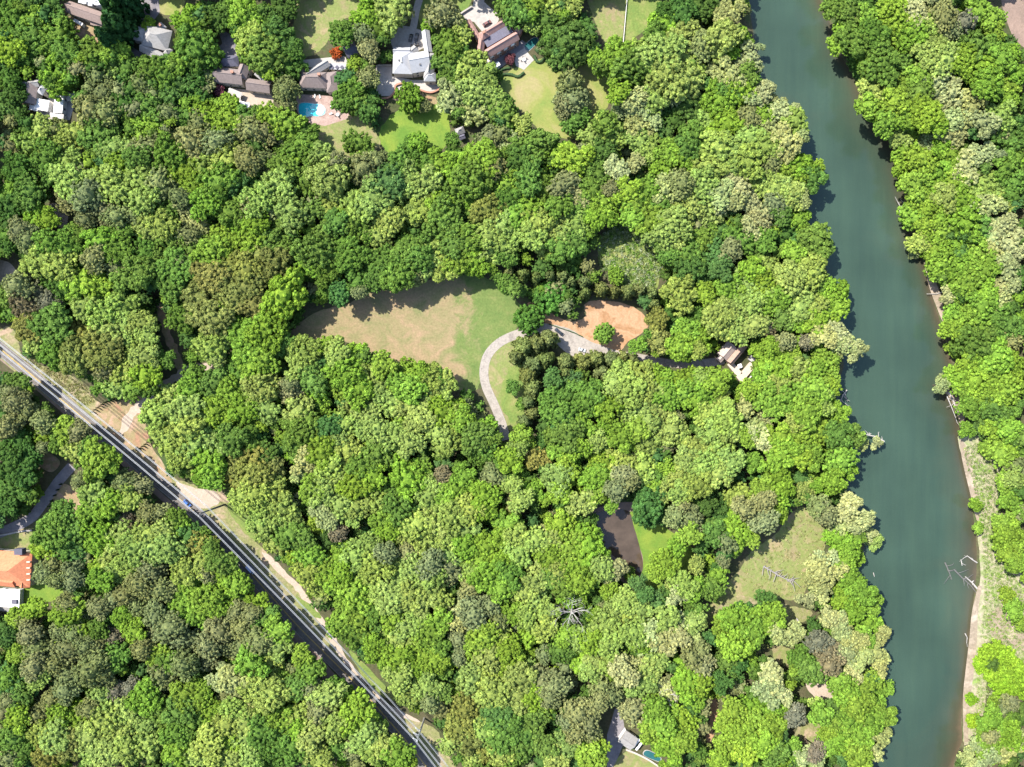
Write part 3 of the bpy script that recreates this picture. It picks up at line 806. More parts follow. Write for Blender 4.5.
# ---------------------------------------------------------------- garden furniture
def lounger(px, py, rz, label):
    X, Y = P(px, py)
    r = empty('sun_lounger', (X, Y, 0.06), rz, label, 'sun lounger', 'pale sun loungers on the pool terrace')
    b = MB(); b.box(-.9, -.35, .3, .35, .35, .42); b.build('cushion', M['white'], r)
    b = MB(); b.add([(.35, -.35, .3), (.35, .35, .3), (1.0, .35, .8), (1.0, -.35, .8), (.35, -.35, .42), (.35, .35, .42), (.95, .35, .92), (.95, -.35, .92)], [(0, 1, 2, 3), (4, 7, 6, 5), (0, 3, 7, 4), (1, 5, 6, 2), (3, 2, 6, 7)]); b.build('backrest', M['white'], r)
    for x in (-.75, .3):
        for y in (-.28, .28):
            b = MB(); b.box(x - .04, y - .04, 0, x + .04, y + .04, .3); b.build('leg', M['metal'], r)
for i, (x, y, a) in enumerate(((315, 96.5, 80), (320, 97, 95), (332, 106, 30), (337, 110, 20), (331, 114, 10), (346, 111, 40))):
    lounger(x, y, math.radians(a), ['pale sun lounger left of its pair under the ranch house eaves', 'pale sun lounger right of its pair under the ranch house eaves', 'pale sun lounger nearest the upper side of the terrace',
        'pale sun lounger in the middle right of the terrace', 'pale sun lounger just right of the pool steps', 'pale sun lounger at the right end of the terrace'][i])
def garden_table(px, py, label, mat, par=True):
    X, Y = P(px, py)
    r = empty('garden_table', (X, Y, 0.06), .3, label, 'garden table')
    b = MB(); b.tube([(0, 0, .7), (0, 0, .78)], .95, 14); b.build('table_top', M['white'], r)
    b = MB(); b.tube([(0, 0, 0), (0, 0, .7)], .08, 8); b.build('pedestal', M['metal'], r)
    for k in range(4):
        a = k * math.pi / 2 + .4
        b = MB(); x, y = 1.5 * math.cos(a), 1.5 * math.sin(a)
        b.box(x - .25, y - .25, .4, x + .25, y + .25, .5); b.box(x + .2 * math.cos(a) - .2, y + .2 * math.sin(a) - .2, .5, x + .2 * math.cos(a) + .2, y + .2 * math.sin(a) + .2, .9)
        b.box(x - .05, y - .05, 0, x + .05, y + .05, .4)
        c = b.build('garden_chair', M['darkpole'], None)
        c.location = (X, Y, 0.06); tag(c, 'dark garden chair %s its round table %s' % (('right of', 'above', 'left of', 'below')[k], label.split(' table ')[1]), 'chair', 'dark chairs round the garden tables')
garden_table(338, 115, 'round white garden table on the brick terrace right of the pool', 'white')
garden_table(524, 60, 'round white garden table on the square terrace by the mansion', 'white')

def rib_hedge(pts, w, z, label):
    X, Y = P(*pts[0])
    q = []
    g, L, R = strip_poly(pts, w)
    r = random.Random(3)
    b = MB()
    n = len(g)
    vs_ = []
    for i in range(n):
        j = r.uniform(-.12, .12)
        for p, zz in ((L[i], 0), (L[i], z * .8), (g[i] * .5 + L[i] * .5, z), (g[i] * .5 + R[i] * .5, z), (R[i], z * .8), (R[i], 0)):
            vs_.append((p.x - X + j, p.y - Y + r.uniform(-.1, .1), zz + (r.uniform(-.12, .12) if zz else 0)))
    fs = [(i * 6 + k, i * 6 + k + 1, (i + 1) * 6 + k + 1, (i + 1) * 6 + k) for i in range(n - 1) for k in range(5)] + [(0, 1, 2, 3, 4, 5), tuple((n - 1) * 6 + k for k in range(6))[::-1]]
    b.add(vs_, fs)
    o = b.build('clipped_hedge', M['hedge']); o.location = (X, Y, 0)
    tag(o, label, 'hedge')
rib_hedge([(534, 56), (537, 62), (541, 62), (546, 57), (548, 53)], 1.3, 1.3, 'dark curved clipped hedge right of the mansion terrace')
rib_hedge([(497, 78), (503, 75), (511, 75), (518, 77), (524, 73)], 1.3, 1.2, 'dark wavy clipped hedge at the top of the mansion lawn')
rib_hedge([(497, 74), (502, 70), (510, 68)], 1.1, 1.0, 'short dark clipped hedge under the mansion')
rib_hedge([(536, 52), (543, 46), (546, 42)], 2.6, 1.2, 'olive clipped hedge block between the teal pool and dark hedge')
rib_hedge([(549, 324), (560, 328), (572, 332), (583, 337)], 0.5, 0.7, 'thin dark low hedge between the parking apron and the clay')

# white fence between the two top fields
r = empty('rail_fence', (*P(626, 20), 0), 0, 'white rail fence between the striped field and the green field', 'fence')
p0, p1 = Vector((*P(627.5, -8), 0)), Vector((*P(623, 44), 0))
for k in range(11):
    q = p0.lerp(p1, k / 10) - r.location
    b = MB(); b.box(q.x - .1, q.y - .1, 0, q.x + .1, q.y + .1, 1.4); b.build('fence_post', M['white'], r)
for z in (.5, .9, 1.3):
    b = MB(); b.tube([p0 - r.location + Vector((0, 0, z)), p1 - r.location + Vector((0, 0, z))], .1, 4); b.build('rail', M['white'], r)

# ---------------------------------------------------------------- cars
def car(px, py, ang, paint, label, ln=4.7, van=False):
    X, Y = P(px, py)
    r = empty('parked_car' if not van else 'delivery_van', (X, Y, .12), math.radians(ang), label, 'van' if van else 'car')
    hl, hw = ln / 2, .92
    roofz = 1.5 if not van else 2.3
    prof = [(-hl, .35), (-hl, .85), (-hl + .25, .98), (-hl + .8, 1.02), (hl - 1.3, .98), (hl - .25, .82), (hl, .6), (hl, .35)]
    def loft(prof, w0, w1, mi=0):
        b = MB(); n = len(prof)
        zs = [p[1] for p in prof]; lo, hi = min(zs), max(zs)
        L = [(x, (w0 + (w1 - w0) * (z - lo) / (hi - lo)), z) for x, z in prof]
        vs_ = L + [(x, -y, z) for x, y, z in L]
        b.add(vs_, [tuple(range(n)), tuple(range(n, 2 * n))[::-1]] + [(i, n + i, n + (i + 1) % n, (i + 1) % n) for i in range(n)])
        return b
    loft(prof, hw, hw - .06).build('body', paint, r)
    cab = [(-hl + .45, .99), (-hl + .95, roofz - .02), (-hl + 1.4, roofz), (hl - 2.1, roofz), (hl - 1.75, roofz - .06), (hl - 1.05, .98)] if not van else [(-hl + .05, .9), (-hl + .12, roofz), (hl - 1.2, roofz), (hl - .7, 1.6), (hl - .3, .9)]
    loft(cab, hw - .1, hw - .27).build('cabin_glass', M['glass'] if not van else paint, r)
    b = MB(); b.box(-hl + 1.0, -hw + .3, roofz + .002, hl - 2.0, hw - .3, roofz + .05); b.build('roof_panel', paint, r)
    if van:
        b = MB(); b.add([(hl - 1.15, -.7, roofz - .02), (hl - 1.15, .7, roofz - .02), (hl - .66, .74, 1.62), (hl - .66, -.74, 1.62)], [(0, 3, 2, 1)]); b.build('windscreen', M['glass'], r)
    for x in (-hl + .85, hl - .85):
        for y in (-hw + .02, hw - .02):
            w = MB(); w.tube([(x, y - .11, .33), (x, y + .11, .33)], .33, 12); w.build('wheel', M['rubber'], r)
    for y in (-.62, .62):
        w = MB(); w.box(hl - .06, y - .18, .55, hl + .02, y + .18, .72); w.build('headlight', M['white'], r)
paint = lambda n, c: plain(n, c, .25, .04, spec=.6)
car(559, 332, -40, paint('black_paint', (.02, .022, .03)), 'black car parked on the gravel apron beside the clay', 5.6)
car(582, 350, -15, paint('silver_paint', (.62, .63, .64)), 'white car parked on the gravel apron edge below the drive', 3.9)
car(411, 38.5, 78, paint('black_paint', (.03, .03, .03)), 'dark car on the concrete court, left of its pair', 4.6)
car(416.8, 37.5, 78, paint('grey_paint', (.05, .05, .055)), 'dark car on the concrete court, right of its pair', 4.6)
car(415, 45.5, 20, paint('tan_paint', (.20, .16, .12)), 'brown car parked against the pale grey-roofed house', 4.4)
car(188, 503, -43, paint('blue_paint', (.05, .12, .35)), 'blue car driving on the road left of the dark utility pole', 4.8)
car(251, 569, -48, paint('pale_blue_paint', (.45, .5, .68)), 'pale blue van driving on the road under the cables', 5.6, True)
car(487, 24, 30, paint('maroon_paint', (.16, .07, .06)), 'maroon car parked in the motor court of the mansion', 5.0)

# ---------------------------------------------------------------- poles and cables
def base_for_top(px, py, z): return P(px, py, z)
r = empty('utility_pole', (*P(225, 504.5), 0), 0, 'dark wooden utility pole leaning across the verge at lower left centre', 'utility pole')
PH1 = 27.0
bx, by = P(225, 504.5)
tx1, ty1 = P(200, 513.5, PH1)
b = MB(); b.tube([(0, 0, 0), ((tx1 - bx) * .5, (ty1 - by) * .5, PH1 * .5), (tx1 - bx, ty1 - by, PH1)], [.55, .48, .36], 10); b.build('shaft', M['darkpole'], r)
arm1 = []
road_dir = Vector((0.76, -0.65, 0)).normalized(); nrm = Vector((road_dir.y, -road_dir.x, 0))   # points down-left
for k, z in enumerate((25.6, 23.4, 21.2)):
    f = z / PH1; c = Vector(((tx1 - bx) * f, (ty1 - by) * f, z))
    e = c + nrm * 1.9
    b = MB(); b.tube([c, e + Vector((0, 0, .3))], [.13, .08], 6); a_ = b.build('cross_arm', M['darkpole'], r)
    b = MB(); b.tube([e + Vector((0, 0, -.4)), e + Vector((0, 0, .3))], .14, 6); b.build('insulator', M['white'], a_)
    arm1.append(e + Vector((bx, by, 0)))
r = empty('utility_pole', (*P(424.5, 718), 0), 0, 'pale steel utility pole with three arms near the bottom edge', 'utility pole')
PH2 = 25.0
bx, by = P(424.5, 718); tx, ty = P(417, 741, PH2)
b = MB(); b.tube([(0, 0, 0), ((tx - bx) * .5, (ty - by) * .5, PH2 * .5), (tx - bx, ty - by, PH2)], [.5, .44, .36], 10); b.build('shaft', M['metal'], r)
arm2 = []
for k, z in enumerate((24.0, 19.0, 14.0)):
    f = z / PH2; c = Vector(((tx - bx) * f, (ty - by) * f, z))
    ex_, ey_ = P(*[(413.2, 738.0), (414.0, 732.8), (416.0, 727.8)][k], z)
    e = Vector((ex_ - bx, ey_ - by, z))
    b = MB(); b.tube([c, e], [.2, .14], 6); a_ = b.build('cross_arm', M['metal'], r)
    b = MB(); b.tube([e + Vector((0, 0, -.5)), e + Vector((0, 0, .4))], .2, 6); b.build('insulator', M['white'], a_)
    arm2.append(e + Vector((bx, by, 0)))
# three phases, each a pair of sub-conductors as ONE cable run; photo tracks at the left border
left = [(-30, 327, 25.5), (-30, 321, 23.5), (-30, 315, 21.5)]
right = [(455, 793, 24), (460, 791, 20), (465, 788, 16)]
mid = [(199, 516.5), (202, 510.5), (206, 505.5)]
names = ['lower left', 'middle', 'upper right']
for k in range(3):
    zz = (25.4, 23.4, 21.4)[k]
    A = Vector((*P(*left[k]), left[k][2])); B = Vector((*P(*mid[k], zz), zz)); C_ = arm2[k]; D = Vector((*P(*right[k]), right[k][2]))
    b = MB()
    for off in (-.25, .25):
        o3 = Vector((nrm.x * off, nrm.y * off, 0))
        pts = []
        for s0, s1 in ((A, B), (B, C_), (C_, D)):
            for i in range(8):
                t_ = i / 8
                sag = (1.3 if s0 is not C_ else .3) * 4 * t_ * (1 - t_)
                pts.append(s0.lerp(s1, t_) + o3 - Vector((0, 0, sag)))
        pts.append(D + o3)
        b.tube(pts, .11, 5)
    o = b.build('power_cable', M['cable'])
    tag(o, names[k] + ' of the three pale power cables above the road', 'power cable', 'power cables above the road')

# rows of small dark evergreens on the verge
def small_cone(px, py, h_, rad, label, group):
    r_ = random.Random(int(px * 13 + py))
    b = MB(); n = 9
    for k in range(90):
        t_ = r_.random() ** .7; a = r_.uniform(0, 6.283); z = h_ * (.12 + .88 * t_); rr = rad * (1 - t_ * .85) * r_.uniform(.75, 1.1)
        c = Vector((rr * math.cos(a), rr * math.sin(a), z)); u = Vector((-math.sin(a), math.cos(a), .2)) * .16; v = Vector((math.cos(a) * .5, math.sin(a) * .5, 1)) * .22
        b.add([c - u - v, c + u - v, c + u * .3 + v, c - u * .3 + v], [(0, 1, 2, 3)])
    b.tube([(0, 0, 0), (0, 0, h_ * .5), (0, 0, h_)], [rad * .7, rad * .55, .05], 7)
    o = b.build('evergreen_shrub', M['hedge']); o.location = (*P(px, py), 0)
    tag(o, label, 'shrub', group)
W8 = ['first', 'second', 'third', 'fourth', 'fifth', 'sixth', 'seventh', 'eighth', 'ninth']
for k in range(9):
    t_ = k / 8; small_cone(94 + 20 * t_, 412 - 12.5 * t_ - 1.5 * math.sin(math.pi * t_), 3.2, .5, 'dark narrow evergreen shrub, %s from the road in the upper verge row' % W8[k], 'upper row of dark shrubs on the verge')
for k in range(6):
    t_ = k / 5; small_cone(139 + 13 * t_, 450 - 10 * t_, 3.2, .5, 'dark narrow evergreen shrub, %s from the road in the lower verge row' % W8[k], 'lower row of dark shrubs on the verge')
for k in range(5):
    t_ = k / 4; small_cone(50 + 12 * t_, 506 - 22 * t_, 2.6, .6, 'dark narrow evergreen shrub, %s up along the drive above the orange-roofed house' % W8[k], 'dark shrubs lining the lower left drive')

# ---------------------------------------------------------------- dead trees and logs
def branch_rec(b, p, d, ln, r, depth, R_):
    n = 4; pts = [p]; q = p.copy(); dd = d.copy()
    for k in range(n):
        dd = (dd + Vector((R_.uniform(-.22, .22), R_.uniform(-.22, .22), R_.uniform(-.12, .16)))).normalized()
        q = q + dd * ln / n; pts.append(q.copy())
    b.tube(pts, [r * (1 - .6 * i / n) for i in range(n + 1)], 5)
    if depth > 0:
        for k in range(R_.choice((2, 3, 3))):
            i = R_.randint(1, n); a = R_.uniform(-.9, .9)
            nd = Vector((dd.x * math.cos(a) - dd.y * math.sin(a), dd.x * math.sin(a) + dd.y * math.cos(a), dd.z * .6 + R_.uniform(-.1, .3))).normalized()
            branch_rec(b, pts[i], nd, ln * R_.uniform(.5, .72), r * .5, depth - 1, R_)
def dead_tree(px, py, rad, h_, label, seed):
    z = h_; X, Y = P(px, py, z)
    r = empty('dead_tree', (X, Y, 0), 0, label, 'dead tree')
    R_ = random.Random(seed)
    b = MB(); b.tube([(0, 0, 0), (.2, .1, h_ * .5), (0, 0, h_ * .8)], [.7, .55, .4], 8); b.build('trunk', M['dead'], r)
    for k in range(9):
        a = k * 6.283 / 9 + R_.uniform(-.3, .3)
        c = MB(); branch_rec(c, Vector((0, 0, h_ * R_.uniform(.5, .8))), Vector((math.cos(a), math.sin(a), R_.uniform(.25, .6))).normalized(), rad * R_.uniform(.7, 1.0), .22, 3, R_)
        c.build('branch', M['dead'], r)
dead_tree(573, 616, 7.5, 21, 'bleached leafless dead tree with spreading branches in the lower middle wood', 5)
dead_tree(668, 698, 5, 15, 'small pale leafless tree behind the grey tree by the bottom house', 6)

def log(pts, r0, label, seed, twigs=3, mat='dead', z=0.4):
    R_ = random.Random(seed)
    g = [Vector((*P(*p), z + R_.uniform(0, .5))) for p in pts]
    o0 = g[0].copy()
    b = MB(); q = [p - o0 for p in g]
    b.tube(q, [r0 * (1 - .5 * i / (len(q) - 1)) for i in range(len(q))], 7)
    for k in range(twigs):
        i = R_.randint(1, len(q) - 1); d = (q[i] - q[i - 1]).normalized(); a = R_.choice((-1, 1)) * R_.uniform(.2, 1.6)
        d2 = Vector((d.x * math.cos(a) - d.y * math.sin(a), d.x * math.sin(a) + d.y * math.cos(a), .25))
        s0 = q[i - 1].lerp(q[i], R_.random())
        d2 *= R_.choice((.35, .6, 1.0, 1.3))
        b.tube([s0, s0 + d2 * R_.uniform(1.5, 3.5), s0 + d2 * 4 + Vector((R_.uniform(-1, 1), R_.uniform(-1, 1), .2))], [r0 * .5, r0 * .35, r0 * .15], 5)
    o = b.build('fallen_log', M[mat]); o.location = o0
    tag(o, label, 'log')
log([(852, 60), (856, 65), (861, 70), (867, 75)], .5, 'long pale fallen log at the upper end of the east bank', 1, 4)
log([(858, 73), (862, 72), (866, 77)], .35, 'short pale fallen log under the long one on the upper east bank', 2, 3)
log([(912, 203), (906, 206), (899, 207)], .55, 'white branching driftwood reaching into the river below the upper east bank', 3, 8)
log([(943, 292), (936, 294), (926, 294)], .28, 'thin log lying in the water beside the upper sand strip', 4, 1)
log([(948, 392), (953, 402), (957, 414)], .45, 'pale log on the sand at the small point of the east bank', 5, 3)
log([(946, 396), (951, 408), (955, 418)], .3, 'thinner pale log beside the one on the sandy point', 6, 2)
log([(979, 590), (973, 583), (966, 577)], .55, 'thick white log lying in the shallows by the gravel bar', 7, 3, z=-.9)
log([(978, 563), (973, 560), (968, 556)], .4, 'white log just above the thick one in the shallows', 8, 3, z=-.9)
log([(946, 563), (950, 572), (953, 580)], .35, 'dark snag farthest out in the river shallows', 9, 6, 'darkpole', -1.1)
log([(955, 570), (963, 578), (972, 586), (978, 594)], .4, 'dark sunken trunk between the snag and the thick white log', 10, 5, 'darkpole', -1.1)
log([(962, 560), (963, 566)], .3, 'short pale stump upright in the shallows', 11, 1, z=-1.0)
log([(966, 634), (968, 638)], .3, 'short pale log in the water by the lower sand strip', 12, 1, z=-1.0)
log([(796, 618), (804, 630), (812, 645), (820, 656)], .4, 'long fallen trunk in the shade below the bank clearing', 13, 4)
log([(793, 624), (801, 640), (808, 652)], .3, 'thin fallen trunk beside the long one below the clearing', 14, 3)
log([(840, 492), (825, 488), (808, 482), (797, 480)], .35, 'long thin fallen trunk crossing the top of the bank clearing', 15, 3)
log([(881, 441), (872, 436), (862, 434)], .5, 'white bare tree leaning out over the river from the west bank', 16, 7, z=3)
log([(847, 390), (843, 395), (840, 402)], .4, 'bleached roots at the waterline of the west bank', 17, 6, z=-.4)
log([(1012, 552), (1018, 555), (1026, 558)], .4, 'white log among lime shrubs at the right edge', 18, 2, z=4)
log([(874, 573), (875, 577)], .25, 'tiny pale stick in the water below the west bank', 19, 0, z=-1.0)
log([(700, 548), (706, 552), (712, 558)], .35, 'pale fallen trunk right of the pond lawn', 20, 3)

log([(763, 566), (770, 570), (778, 575), (786, 579), (794, 581)], .42, 'grey fallen tree with many bare branches on the bank clearing', 21, 26, 'deadgrey', .7)
